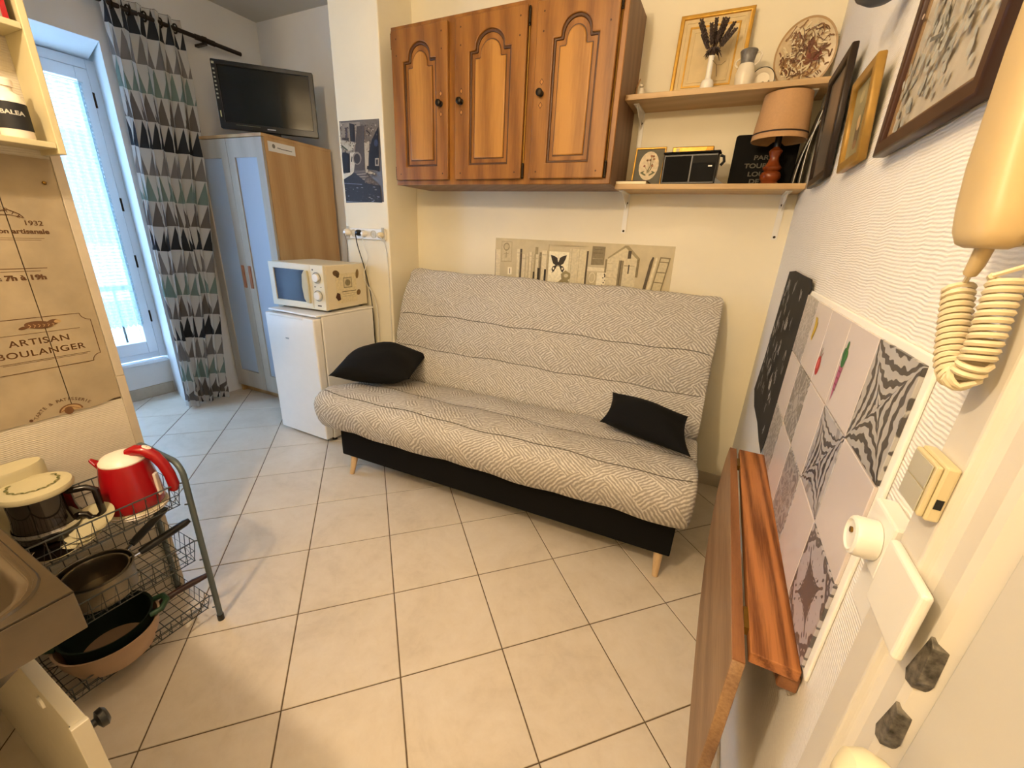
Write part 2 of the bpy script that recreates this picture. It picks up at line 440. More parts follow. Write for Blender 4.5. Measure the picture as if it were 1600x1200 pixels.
# net curtain on the right sash
def net_mat():
    k = NT('net_curtain'); k.t.nodes.remove(k.b)
    d = k.n('ShaderNodeBsdfTranslucent'); d.inputs[0].default_value = (.24, .28, .27, 1)
    t = k.n('ShaderNodeBsdfTransparent'); mx = k.n('ShaderNodeMixShader')
    w = k.wave(k.mapped((1, 1, 1)), 14, 3.0, 2, 'Z'); n = k.noise(k.mapped((30, 30, 60)), 2, 4)
    f = k.math('MULTIPLY_ADD', k.math('MULTIPLY', w, n), .30, .80)
    k.put(mx.inputs[0], f)
    k.t.links.new(t.outputs[0], mx.inputs[1]); k.t.links.new(d.outputs[0], mx.inputs[2]); k.t.links.new(mx.outputs[0], k.out.inputs[0])
    return k.m
M['net'] = net_mat()
bm = NB(); n = 60; rows = []
for j in range(2):
    z = (.565, 2.10)[j]
    rows.append([bm.verts.new((-4.070 + .006 * math.sin(i * 1.1), -1.37 + .475 * i / n, z + (0.012 * math.sin(i * 1.6) if j == 0 else 0))) for i in range(n + 1)])
for i in range(n): bm.faces.new((rows[0][i], rows[0][i + 1], rows[1][i + 1], rows[1][i]))
net = obj('net_curtain', bm, M['net'], None, smooth=2, recalc=False)
tag(net, 'thin white lace net curtain hung against the window pane', 'net curtain')
bm = NB()
for i in range(60):
    z0 = .58 + i * .0255
    prism(bm, [(-4.0635, -.905, z0), (-4.0635, -.905 + .012, z0 + .008), (-4.0635, -.905 + .004, z0 + .018)], (-.001, 0, 0))
tube(bm, [(-4.064, -.906, .57), (-4.064, -.906, 2.1)], .0025, 6)
obj('lace_edge', bm, flatcol('a9c3cf'), net)
obj('curtain_wire', tube(NB(), [(-4.066, -1.40, 2.104), (-4.066, -.885, 2.104)], .003, 6), M['chrome'], net, smooth=True)

# outside the window
rail = thing('balcony_railing', 'dark iron balcony railing seen low through the window', 'railing', (-4.45, -1.4, 0))
obj('handrail', bx(-4.47, -4.43, -2.4, -.4, .78, .81), M['iron'], rail)
obj('bottom_rail', bx(-4.46, -4.44, -2.4, -.4, .10, .13), M['iron'], rail)
for i in range(19):
    y = -2.35 + i * .105
    obj('baluster', tube(NB(), [(-4.45, y, .13), (-4.45, y, .78)], .008, 6), M['iron'], rail)
slabm = plain('balcony_concrete', 'c8c6c0', .9, vary=.1)
struct('balcony_floor', bx(-4.95, -4.2, -2.5, -.3, -.12, -.02), slabm)
bld = thing('building', 'pale facade across the street seen through the window', 'building', (-11, 2, -4))
facade = plain('facade_plaster', 'e6e3d8', .9, vary=.06, vscale=.8)
obj('wall', bx(-13, -11, -6, 12, -4, 6.2), facade, bld)
obj('cornice', bx(-11.3, -10.75, -6, 12, 6.2, 6.5), facade, bld)
shut = plain('shutter_bluegrey', '9db7bd', .7, vary=.05)
for wy in (-3.6, -.9, 1.8, 4.5, 7.2):
    for wz in (-2.2, .8, 3.6):
        w = obj('window', bx(-11.02, -10.97, wy, wy + 1.1, wz, wz + 1.9), M['screen'], bld)
        for s in (-.55, 1.1): obj('shutter', bx(-10.99, -10.93, wy + s, wy + s + .55, wz, wz + 1.9), shut, w, bevel=.01)

# ------------------------------------------------------------------ door frame and door at the right edge
bm = NB()
prism(bm, [(.12, -1.899, 0), (-.006, -1.899, 0), (-.018, -1.904, 0), (-.018, -1.950, 0), (-.010, -1.954, 0), (-.006, -1.962, 0), (-.006, -1.984, 0), (-.003, -1.992, 0), (.010, -2.001, 0), (.12, -2.001, 0)], (0, 0, 2.12))
casing = struct('trim_4', bm, M['casing'], bevel=.0025)
for z0, z1, dy in ((.955, 1.012, 0), (.872, .925, .002)):
    pts = [(-1.978, z0 + .004), (-1.988, z1), (-1.997, z1 - .006), (-1.9995, z0 + .012), (-1.996, z0), (-1.984, z0 - .004)]
    obj('strike_plate', prism(NB(), [(-.0072, p[0], p[1]) for p in pts], (.012, 0, 0)), M['bronze'], casing, bevel=.0006)
door = struct('door_1', bx(.004, .046, -2.885, -2.0065, .006, 2.112), M['doorpaint'], bevel=.004)
hd = NB(); km = frame3((.0035, -2.088, .914), (0, -1, 0), (0, 0, 1)) @ Matrix.Diagonal((1.15, 1.15, 1, 1))
lathe(hd, [(0, 0), (.030, 0), (.030, .004), (.024, .007), (0, .007)], 28, km)
handle = obj('rose', hd, M['ivory'], door, smooth=True)
hd = NB(); lathe(hd, [(.012, .007), (.011, .022), (.018, .030), (.027, .044), (.029, .056), (.025, .068), (.014, .075), (0, .077)], 28, km)
obj('door_handle', hd, M['ivory'], door, smooth=True)

# ------------------------------------------------------------------ tiles on the right wall
WR = frame3((0, 0, 0), (0, -1, 0), (0, 0, 1))       # u = -y, v = z, w = into the room
def wtile_plain():
    return plain('wall_tile_plain', 'd3c9c6', .25, vary=.03, vscale=6)
def sym_uv(k):
    sep = k.n('ShaderNodeSeparateXYZ'); k.put(sep.inputs[0], k.tc())
    return k.math('ABSOLUTE', sep.outputs[1]), k.math('ABSOLUTE', sep.outputs[2])
def wtile_star(name, extent, ca, cb, cc):
    k = NT(name); k.set(.28)
    nz = k.noise(k.tc(), 28, 3, .5)
    a, b = sym_uv(k)
    p = k.math('ADD', a, b); q = k.math('ABSOLUTE', k.math('SUBTRACT', a, b))
    r = k.math('ADD', k.math('POWER', k.math('MULTIPLY', p, 6.0), .85), k.math('POWER', k.math('MULTIPLY', q, 9.0), .62))
    wob = k.math('MULTIPLY', k.math('SINE', k.math('MULTIPLY', p, 240)), .022)
    rr = k.math('ADD', k.math('ADD', r, wob), k.math('MULTIPLY', nz, .38))
    st = k.math('SINE', k.math('MULTIPLY', rr, 19.0))
    star = k.ramp(k.math('MULTIPLY_ADD', st, .5, .5), [(.38, srgb(ca)), (.5, srgb(cb))])
    outer = k.ramp(nz, [(.56, srgb(cb)), (.60, srgb(cc))])
    k.base(k.mix(k.math('GREATER_THAN', rr, extent), star, outer))
    return k.m
def wtile_orn(name, sc, ca, cb):
    k = NT(name); k.set(.28); a, b = sym_uv(k)
    cv = k.n('ShaderNodeCombineXYZ'); k.put(cv.inputs[0], k.math('ADD', a, b)); k.put(cv.inputs[1], k.math('MULTIPLY', k.math('ABSOLUTE', k.math('SUBTRACT', a, b)), 1.0)); cv.inputs[2].default_value = sc * .01
    nz = k.noise(cv.outputs[0], sc, 2, .4, 1.2)
    s = k.math('SINE', k.math('MULTIPLY', nz, 30.0))
    k.base(k.ramp(k.math('MULTIPLY_ADD', s, .5, .5), [(.32, srgb(ca)), (.55, srgb(cb))]))
    return k.m
tp = wtile_plain()
pats = {(0, 0): wtile_orn('wall_tile_a', 22, '8f8a8a', 'b9b4b3'), (0, 4): wtile_star('wall_tile_star', 1.75, '4a4644', 'b2afac', '6a6664'),
        (1, 1): wtile_orn('wall_tile_b', 17, '77726f', 'b5b0ae'), (1, 3): wtile_star('wall_tile_star_small', 1.25, '4d4a52', 'b4b1b4', '908d92'),
        (2, 0): wtile_orn('wall_tile_c', 18, '837e7c', 'b6b2b0'), (2, 2): wtile_orn('wall_tile_d', 20, '7b7678', 'b0acac'), (2, 4): wtile_orn('wall_tile_e', 15, '5a5659', 'b4aeb2')}
TY = [-.976 - .1622 * i for i in range(6)]; TZ = [1.217, 1.0515, .886, .7175]
obj('tile_backing', bx(-.0055, -.0003, TY[5] - .014, TY[0] + .004, TZ[3] - .008, TZ[0] + .010), M['caulk'], wall_right, bevel=.002)
for r_ in range(3):
    for c_ in range(5):
        hy = .1622 / 2 - .0014; hz = (TZ[r_] - TZ[r_ + 1]) / 2 - .0014
        bm = bx(-.005, 0, -hy, hy, -hz, hz); bmesh.ops.bevel(bm, geom=[e for e in bm.edges if abs(e.verts[0].co.x) < 1e-6 or True], offset=.0008, segments=1, affect='EDGES')
        o = obj('tile', bm, pats.get((r_, c_), tp), wall_right)
        o.location = (-.0055, (TY[c_] + TY[c_ + 1]) / 2, (TZ[r_] + TZ[r_ + 1]) / 2)
        if (r_, c_) == (0, 1): tA = o
        if (r_, c_) == (0, 2): tB = o
        if (r_, c_) == (0, 3): tC = o
def sticker(par, shapes):
    m4 = WR.copy(); m4.translation = Vector((-.0052, 0, 0)) - par.location * 0
    o = flatart('sticker', None, frame3((-.0108, 0, 0), (0, -1, 0), (0, 0, 1)), shapes)
    o.data.transform(Matrix.Translation(-par.location)); o.parent = par
yellow = [(line2([(1.176, 1.13), (1.181, 1.160), (1.172, 1.181)], .010), 'b89a2c'), (line2([(1.180, 1.125), (1.190, 1.158), (1.186, 1.180)], .010), 'd2b23c'), (line2([(1.184, 1.128), (1.199, 1.152), (1.202, 1.172)], .009), 'a88a22')]
sticker(tA, yellow)
sticker(tB, [(ell(1.322, 1.095, .017, .022), 'b0342c'), (ell(1.318, 1.098, .007, .011), 'd0605a'), (line2([(1.318, 1.115), (1.312, 1.132)], .003), '7a2c22'), (line2([(1.323, 1.115), (1.326, 1.136)], .003), '5a6a30'), (line2([(1.328, 1.113), (1.338, 1.128)], .003), '7a2c22')])
sticker(tC, [([(1.476, 1.135), (1.500, 1.137), (1.494, 1.098), (1.484, 1.066), (1.477, 1.098)], 'a85a78'), (ell(1.488, 1.148, .012, .014), '2f6a38'), (ell(1.481, 1.158, .008, .012), '2a5c30'), (ell(1.496, 1.158, .008, .010), '3c7a40'), (ell(1.489, 1.172, .006, .012), '2f6a38')] +
        [(rct(1.480, z, 1.496, z + .003), '8a4058') for z in (1.125, 1.112, 1.100, 1.090)])

# ------------------------------------------------------------------ sofa
def sofa_fabric():
    k = NT('sofa_jacquard'); k.set(.9, 0, .2)
    sep = k.n('ShaderNodeSeparateXYZ'); k.put(sep.inputs[0], k.tc())
    v = k.math('ADD', sep.outputs[1], sep.outputs[2])
    cv = k.n('ShaderNodeCombineXYZ'); k.put(cv.inputs[0], sep.outputs[0]); k.put(cv.inputs[1], v)
    rot = k.n('ShaderNodeVectorRotate', rotation_type='Z_AXIS'); k.put(rot.inputs['Vector'], cv.outputs[0]); rot.inputs['Angle'].default_value = R(45)
    rv = rot.outputs[0]
    nz = k.noise(rv, 9, 2); wv = k.n('ShaderNodeVectorMath', operation='MULTIPLY_ADD')
    k.put(wv.inputs[0], k.n('ShaderNodeTexNoise', i_Vector=rv, i_Scale=6.0).outputs['Color']); wv.inputs[1].default_value = (.022, .022, 0); k.put(wv.inputs[2], rv)
    br = k.n('ShaderNodeTexBrick'); k.put(br.inputs[0], wv.outputs[0]); br.offset = .5; br.inputs['Scale'].default_value = 1
    br.inputs['Brick Width'].default_value = .075; br.inputs['Row Height'].default_value = .06; br.inputs['Mortar Size'].default_value = 0
    br.inputs['Color1'].default_value = (0, 0, 0, 1); br.inputs['Color2'].default_value = (1, 1, 1, 1)
    sel = k.math('GREATER_THAN', br.outputs['Color'], .5)
    sp = k.n('ShaderNodeSeparateXYZ'); k.put(sp.inputs[0], wv.outputs[0])
    nz2 = k.math('MULTIPLY', k.noise(wv.outputs[0], 26, 3), 9.0)
    a = k.math('SINE', k.math('ADD', k.math('MULTIPLY', sp.outputs[0], 430), nz2)); b = k.math('SINE', k.math('ADD', k.math('MULTIPLY', sp.outputs[1], 430), nz2))
    mx = k.n('ShaderNodeMix', data_type='FLOAT'); k.put(mx.inputs[0], sel); k.put(mx.inputs[2], a); k.put(mx.inputs[3], b)
    h = k.math('MULTIPLY_ADD', mx.outputs[0], .5, .5)
    brk = k.noise(wv.outputs[0], 55, 2)
    fine = k.noise(rv, 320, 3)
    h2 = k.math('ADD', k.math('MULTIPLY', h, k.math('MULTIPLY', brk, 1.3)), k.math('MULTIPLY', fine, .35))
    k.base(k.ramp(h2, [(.25, srgb('a09990')), (.50, srgb('b9b3aa')), (.85, srgb('dcd7cf'))]))
    k.bump(h2, .55, .0022)
    return k.m
M['sofa'] = sofa_fabric()
M['seam'] = plain('sofa_seam', '5d564c', .95)
sofa = thing('sofa_bed', 'grey woven sofa bed with black base and beech legs', 'sofa', (-1.13, -.55, 0), R(2.6))
def mattress(name, prof, x0, x1, par, seams):
    """prof: closed (y, z) loop; swept along x with rounded ends"""
    cy = sum(p[0] for p in prof) / len(prof); cz = sum(p[1] for p in prof) / len(prof)
    xs = []
    for d, s in ((0, .60), (.006, .80), (.018, .91), (.038, .97), (.065, 1.0)): xs.append((x0 + d, s))
    n = 44
    for i in range(1, n): xs.append((x0 + .065 + (x1 - x0 - .13) * i / n, 1.0))
    for d, s in ((.065, 1.0), (.038, .97), (.018, .91), (.006, .80), (0, .60)): xs.append((x1 - d, s))
    bm = NB(); rings = []
    for x, s in xs:
        ring = []
        for j, (y, z) in enumerate(prof):
            dy, dz = y - cy, z - cz
            # keep the thin direction rounded, the long direction nearly full
            L = math.hypot(dy, dz); k = 1 - (1 - s) * (.075 / max(L, .05))
            w = .0035 * math.sin(x * 9.3 + j * .35) + .0025 * math.sin(x * 23 + j * .8)
            ring.append(bm.verts.new((x, cy + dy * k + w * .6, cz + dz * k + w)))
        rings.append(ring)
    m = len(prof); seam_co = [[v_.co.copy() for v_ in r_] for r_ in rings]
    for A, B in zip(rings, rings[1:]):
        for j in range(m): bm.faces.new((A[j], A[(j + 1) % m], B[(j + 1) % m], B[j]))
    bm.faces.new(rings[0][::-1]); bm.faces.new(rings[-1])
    o = obj(name, bm, M['sofa'], par, smooth=2, world=False)
    for (y, z) in seams:
        pts = []
        jj = min(range(len(prof)), key=lambda q: (prof[q][0] - y) ** 2 + (prof[q][1] - z) ** 2)
        pts = [seam_co[i_][jj] for i_ in range(2, len(xs) - 2)]
        obj('seam', tube(NB(), pts, .0026, 6), M['seam'], o, smooth=True, world=False)
    return o
def puffy(pts, puff, nseg=9):
    """pts along the outside; seam dip at each inner point, bulge between"""
    out = []; seams = []
    for i, (a, b) in enumerate(zip(pts, pts[1:])):
        a = Vector(a); b = Vector(b); d = (b - a); n = Vector((-d.y, d.x)).normalized()
        for k in range(nseg):
            t = k / nseg; q = a + d * t + n * puff * (max(0, math.sin(math.pi * t)) ** .55)
            out.append((q.x, q.y))
    out.append(tuple(pts[-1])); return out
front = [(.125, .425), (.235, .62), (.30, .825), (.425, 1.055)]
fp = puffy(front, .019)
back = fp + [(.437, 1.083), (.455, 1.092), (.478, 1.078), (.485, 1.04), (.45, .93), (.385, .75), (.32, .56), (.27, .42), (.22, .385), (.16, .39)]
obj_b = mattress('backrest', back, -.955, .945, sofa, [front[1], front[2]])
top = [(.14, .425), (-.14, .462), (-.40, .492)]
tp_ = [(y, z) for y, z in puffy(top, -.018)]
seat = tp_ + [(-.435, .487), (-.462, .468), (-.476, .435), (-.474, .395), (-.462, .345), (-.44, .305), (-.41, .285), (-.36, .278), (-.2, .275), (.0, .275), (.10, .285), (.135, .32), (.145, .38)]
mattress('seat', seat[::-1], -.955, .945, sofa, [top[1], top[2]])
bb = bx(-.865, .905, -.38, .30, .115, .30)
obj('base', bb, M['sofablack'], sofa, bevel=.006, world=False)
for lx in (-.805, .861):
    for ly in (-.345, .26):
        s = 1 if lx > 0 else -1; t = -1 if ly < 0 else 1
        obj('leg', tube(NB(), [(lx - s * .0, ly, .118), (lx + s * .004, ly + t * .035, .001)], [.021, .0125], 14), M['leg'], sofa, smooth=True, world=False)

def pillow(name, label, corners, thick, group=None, n=18, pinch=.10):
    """corners: four world points c00, c10, c11, c01"""
    c = [Vector(p) for p in corners]; cen = sum(c, Vector()) / 4
    nrm = ((c[1] - c[0]).cross(c[3] - c[0])).normalized()
    if nrm.z < 0: nrm = -nrm
    bm = NB(); lay = {}
    def P(u, v, s):
        # edges pulled in towards the middle, corners stay sharp
        uu = u * (1 - pinch * (1 - v * v) ** 1 * abs(u)); vv = v * (1 - pinch * (1 - u * u) * abs(v))
        a, b = (uu + 1) / 2, (vv + 1) / 2
        p = c[0] * (1 - a) * (1 - b) + c[1] * a * (1 - b) + c[2] * a * b + c[3] * (1 - a) * b
        h = thick / 2 * (max(0, 1 - u * u) ** .62) * (max(0, 1 - v * v) ** .62)
        h *= 1 + .05 * math.sin(5 * u + 2 * v) + .04 * math.sin(7 * v - 3 * u)
        return p + nrm * h * s
    for i in range(n + 1):
        for j in range(n + 1):
            u, v = -1 + 2 * i / n, -1 + 2 * j / n
            u = math.sin(u * math.pi / 2) * .45 + u * .55; v = math.sin(v * math.pi / 2) * .45 + v * .55
            edge = i in (0, n) or j in (0, n)
            t = bm.verts.new(P(u, v, 1)); lay[i, j, 1] = t
            lay[i, j, -1] = t if edge else bm.verts.new(P(u, v, -.85))
    for i in range(n):
        for j in range(n):
            for s in (1, -1):
                q = [lay[i, j, s], lay[i + 1, j, s], lay[i + 1, j + 1, s], lay[i, j + 1, s]]
                bm.faces.new(q if s > 0 else q[::-1])
    t = thing(name, label, 'cushion', (cen.x, cen.y, cen.z - thick / 2), 0, group)
    o = obj('cover', bm, M['cushion'], t, smooth=2)
    return t
cA = Vector((-2.075, -.93, .555)); cB = Vector((-1.855, -.325, .575)); mid = (cA + cB) / 2
d = (cB - cA); per = Vector((d.y, -d.x, 0)).normalized() * .315
pillow('cushion', 'flat black cotton cushion lying at the fridge end of the sofa', [cA, mid + per + Vector((0, 0, -.005)), cB, mid - per + Vector((0, 0, .02))], .235, pinch=.05)
pillow('cushion', 'black cotton cushion propped against the backrest at the right end of the sofa',
       [(-.628, -.608, .515), (-.208, -.737, .510), (-.252, -.480, .585), (-.632, -.37, .590)], .16, pinch=.11)

# ------------------------------------------------------------------ wardrobe and television
wd = thing('wardrobe', 'tall beech wardrobe with two frosted doors behind the curtain', 'wardrobe', (-3.335, -.235, 0), R(2.5))
bm = NB()
box(bm, .327, .345, -.255, .275, .0, 1.842); box(bm, -.345, -.327, -.255, .275, .0, 1.842)
box(bm, -.327, .327, .262, .275, .05, 1.842); box(bm, -.327, .327, -.24, .262, .06, .078)
box(bm, -.327, .327, -.22, -.20, 0, .06)
obj('body', bm, M['beech'], wd, world=False, bevel=.001)
obj('top_board', bx(-.347, .347, -.275, .277, 1.842, 1.86), M['beech'], wd, world=False, bevel=.0015)
for s in (-1, 1):
    x0, x1 = (-.343, -.0015) if s < 0 else (.0015, .343)
    g0, g1 = x0 + .065, x1 - .065
    m4 = frame3((0, -.257, 0), (1, 0, 0), (0, 0, 1))
    dr = slab('door', [rct(x0, .064, x1, 1.838), rct(g0, .20, g1, 1.725)], .018, m4, M['birch'], None, bevel=.0015)
    dr.parent = wd; WM[dr.name] = WM[wd.name]
    obj('frosted_panel', bx(g0 - .004, g1 + .004, -.266, -.262, .196, 1.729), M['frosted'], dr, world=False)
    hx = s * .036
    obj('handle', bx(hx - .013, hx + .013, -.283, -.2755, .875, 1.035), plain('handle_orange_wood', 'a8663a', .5, vary=.1), dr, world=False, bevel=.003)
lab = slab('sticker', [rct(-.235, 1.765, -.035, 1.822)], .0012, frame3((.3452, 0, 0), (0, 1, 0), (0, 0, 1)), M['socket'], None)
lab.parent = wd; WM[lab.name] = WM[wd.name]
o = flatart('print', None, frame3((.3465, 0, 0), (0, 1, 0), (0, 0, 1)), [(ell(-.195, 1.797, .011, .013), '7d7a70'), (line2([(-.17, 1.792), (-.14, 1.789), (-.06, 1.788)], .004), '3c3a36')]); o.parent = lab
tv = thing('television', 'small black flat screen television on top of the wardrobe', 'television', (-3.135, -.300, 1.8605), math.atan2(.4, .42))
bezel = slab('screen_frame', [rrect(-.29, .035, .29, .412, .008), rct(-.262, .075, .262, .388)], .03, frame3((0, 0, 0), (1, 0, 0), (0, 0, 1)) @ T(0, 0, -.004), M['black'], None, bevel=.003)
bezel.parent = tv; WM[bezel.name] = WM[tv.name]
obj('back_shell', prism(NB(), [(-.285, .004, .04), (.285, .004, .04), (.285, .004, .407), (-.285, .004, .407)], (0, .035, 0)), M['black'], tv, world=False, bevel=.012)
obj('screen', bx(-.264, .264, -.012, -.008, .073, .390), M['screen'], tv, world=False)
bm = NB(); lathe(bm, [(0, .0005), (.16, .0005), (.16, .006), (.13, .012), (0, .014)], 28, Matrix.Diagonal((1, .62, 1, 1))); obj('stand', bm, M['black'], tv, smooth=True, world=False)
obj('neck', bx(-.05, .05, -.01, .03, .012, .05), M['black'], tv, world=False, bevel=.004)
o = flatart('badge', None, frame3((0, -.0265, 0), (1, 0, 0), (0, 0, 1)), [(rct(-.02, .052, .03, .058), 'cfcfcf'), (rct(-.20, .062, -.06, .064), '8d8b70')] +
        [(rct(-.283, .20 + .022 * i, -.272, .209 + .022 * i), 'b5b19a') for i in range(8)] + [(rct(-.284, .385, -.27, .398), 'c9c29a'), (rct(-.279, .10, -.273, .135), 'e8dfa0')]); o.parent = tv

# ------------------------------------------------------------------ fridge and microwave
fr = thing('mini_fridge', 'white mini fridge standing between wardrobe and sofa', 'fridge', (-2.527, -.56, 0))
obj('body', bx(-2.741, -2.312, -.738, -.325, .018, .822), M['white'], fr, bevel=.006)
obj('top_board', bx(-2.743, -2.310, -.775, -.322, .8225, .834), M['white'], fr, bevel=.004)
dr = obj('door', bx(-2.743, -2.310, -.80, -.744, .03, .815), M['white'], fr, bevel=.009, seg=3)
obj('grip', bx(-2.70, -2.40, -.803, -.79, .800, .8155), M['socket'], dr, bevel=.003)
obj('badge', bx(-2.575, -2.547, -.8015, -.8003, .666, .674), M['chrome'], dr)
for x in (-2.72, -2.335):
    for y in (-.72, -.345): obj('foot', tube(NB(), [(x, y, 0), (x, y, .02)], .016, 10), M['black'], fr, smooth=True)
mw = thing('microwave', 'cream microwave oven with stickers on top of the mini fridge', 'microwave', (-2.562, -.516, .8345), R(5.5))
obj('casing', bx(-.2165, .2165, -.165, .18, .014, .278), M['cream'], mw, world=False, bevel=.005)
dm = frame3((0, -.165, 0), (1, 0, 0), (0, 0, 1))
d1 = slab('door', [rct(-.2165, .014, .118, .278), rct(-.178, .052, .070, .242)], .02, dm, M['mwfront'], None, bevel=.003); d1.parent = mw; WM[d1.name] = WM[mw.name]
obj('door_glass', bx(-.18, .072, -.179, -.172, .05, .244), plain('dark_blue_glass', '2c3a52', .08, 0, .8), d1, world=False)
g = NB(); prism(g, [(.062, -.185, .075), (.080, -.185, .05), (.104, -.185, .05), (.108, -.185, .146), (.104, -.185, .243), (.080, -.185, .243), (.062, -.185, .218), (.054, -.185, .146)], (0, -.016, 0))
obj('handle', g, M['yellowcream'], d1, world=False, bevel=.005, seg=3)
pn = obj('control_panel', bx(.119, .2165, -.186, -.165, .014, .278), M['mwfront'], mw, world=False, bevel=.003)
for z in (.205, .10):
    kb = NB(); m4 = frame3((.165, -.1862, z), (1, 0, 0), (0, 0, 1))
    lathe(kb, [(.034, 0), (.034, .002), (.031, .0025), (.029, .002)], 28, m4); lathe(kb, [(.024, .001), (.024, .014), (.021, .017), (0, .017)], 24, m4)
    kn = obj('dial', kb, M['socket'], pn, smooth=True, world=False)
    obj('dial_ring', lathe(NB(), [(.033, .0022), (.033, .0032), (.028, .0032), (.028, .0022)], 28, m4), flatcol('8f8b7c'), pn, smooth=True, world=False)
o = flatart('print', None, frame3((0, -.1864, 0), (1, 0, 0), (0, 0, 1)), [(rct(.133, .246, .143, .254), '45423a'), (rct(.140, .148, .150, .156), '6b675a'), (rct(.182, .150, .195, .153), '6b675a'), (rct(.150, .036, .180, .044), '4a463c')]); o.parent = pn
sm = frame3((.2168, 0, 0), (0, 1, 0), (0, 0, 1))
o = flatart('sticker', None, sm, [(rct(-.095, .045, .085, .225), 'e2d3a8'), (ell(-.085, .228, .028, .018, rot=-.2), '6a4f2c'), (ell(-.075, .215, .014, .014), '55401f'), (ell(.098, .215, .014, .030, rot=-.2), '8a6f40'), ([(-.105, .085), (-.085, .062), (-.062, .068), (-.066, .105), (-.09, .112)], '4b2a1a'),
     (ell(.10, .098, .020, .017, rot=.5), '7d6038'), (rct(-.03, .135, .045, .20), '9c9070'), (rct(-.024, .141, .039, .194), 'd2c49b'), (ell(.008, .167, .024, .020), '8f8462'), (rct(-.045, .112, .075, .116), '5f563f'), (rct(-.045, .098, .075, .100), '9a8f72'), (rct(-.045, .085, .06, .087), 'a89d80')]); o.parent = mw
for x in (-.18, .18):
    for y in (-.13, .15): obj('foot', tube(NB(), [(x, y, .0005), (x, y, .016)], .013, 10), M['black'], mw, smooth=True, world=False)

# ------------------------------------------------------------------ wall cabinet
cab = thing('wall_cabinet', 'golden oak wall cabinet with three arched panel doors over the sofa', 'cabinet', (-1.416, -.01, 1.575))
bm = NB()
box(bm, -2.045, -2.025, -.312, -.0005, 1.577, 2.325); box(bm, -.807, -.787, -.312, -.0005, 1.577, 2.325)
box(bm, -2.025, -.807, -.312, -.0005, 1.577, 1.595); box(bm, -2.025, -.807, -.312, -.0005, 2.307, 2.325); box(bm, -2.025, -.807, -.008, -.0005, 1.595, 2.307)
obj('body', bm, M['oakside'], cab, bevel=.002)
CF = frame3((0, -.312, 0), (1, 0, 0), (0, 0, 1))
DX = [(-2.030, -1.672), (-1.628, -1.237), (-1.190, -.818)]
slab('face_frame', [rct(-2.045, 1.577, -.787, 2.325)] + [rct(a + .012, 1.615, b - .012, 2.288) for a, b in DX], .018, CF, M['oak'], cab, bevel=.0025)
def arch(x0, x1, z0, z1, z2, sh, n=14):
    """opening with square shoulders and a round arch between them"""
    xa, xb = x0 + sh, x1 - sh; cx = (xa + xb) / 2; a = (xb - xa) / 2; zc = z1 + .016
    top = [(cx + a * math.cos(math.pi * k / n), zc + (z2 - zc) * math.sin(math.pi * k / n)) for k in range(n + 1)]
    return [(x0, z0), (x1, z0), (x1, z1), (xb + .004, z1), (xb, z1 + .006)] + top + [(xa, z1 + .006), (xa - .004, z1), (x0, z1)]
for i, (a, b) in enumerate(DX):
    m0 = .085 if i else .075; x0, x1 = a + m0, b - (.078 if i else .072)
    dm = frame3((0, -.3305, 0), (1, 0, 0), (0, 0, 1))
    dr = slab('door', [rrect(a, 1.600, b, 2.302, .004, 2), arch(x0, x1, 1.668, 2.160, 2.238, .036)], .021, dm, M['oak'], cab, bevel=.004)
    slab('moulding', [arch(x0 - .001, x1 + .001, 1.667, 2.161, 2.239, .036), arch(x0 + .010, x1 - .010, 1.678, 2.151, 2.226, .036)], .014, dm, M['oakdark'], dr, bevel=.004)
    slab('panel', [arch(x0 + .010, x1 - .010, 1.678, 2.151, 2.226, .036)], .008, dm, M['oak'], dr, bevel=.002)
    slab('raised_panel', [arch(x0 + .030, x1 - .030, 1.700, 2.128, 2.198, .030)], .0155, dm, M['oakpanel'], dr, bevel=.006, res=3)
    slab('panel_groove', [arch(x0 + .026, x1 - .026, 1.696, 2.132, 2.203, .031), arch(x0 + .030, x1 - .030, 1.700, 2.128, 2.198, .030)], .0088, dm, M['oakdark'], dr)
    kx = b - .042 if i == 0 else a + .040
    kz = 1.954
    kb = NB(); km = frame3((kx, -.3517, kz), (1, 0, 0), (0, 0, 1))
    lathe(kb, [(.013, 0), (.013, .002), (.007, .005), (.006, .012), (.013, .017), (.0165, .024), (.0145, .031), (.007, .035), (0, .0355)], 20, km)
    obj('knob', kb, M['iron'], dr, smooth=True)
    fa = frame3((0, -.3517, 0), (1, 0, 0), (0, 0, 1))
    shp = []
    for s in (-1, 1):
        c_ = kz + s * .046
        dia = lambda q: [(kx - q * .8, c_), (kx, c_ - q * 1.1), (kx + q * .8, c_), (kx, c_ + q * 1.1)]
        shp += [(dia(.013), '4e2f12'), (dia(.009), 'b67a35')]
    for px in (a + .035, b - .035):
        for pz in (1.63, 2.19, 2.262): shp.append((ell(px, pz, .0042, .0042, 8), '4e2f12'))
    flatart('inlay', dr, fa, shp)
    hx = a - .004 if i == 0 else b + .006
    for z0, z1 in ((1.612, 1.66), (2.235, 2.285)):
        hb = tube(NB(), [(hx, -.340, z0), (hx, -.340, z1)], .0055, 10)
        for zz in (z0 - .006, z1 + .006): lathe(hb, [(0, -.006), (.005, -.004), (.006, 0), (.004, .005), (0, .007)], 10, T(hx, -.340, zz))
        obj('hinge', hb, M['iron'], dr, smooth=True)
    obj('hinge_rod', tube(NB(), [(hx, -.338, 1.664), (hx, -.338, 2.231)], .0026, 8), M['brass'], dr, smooth=True)

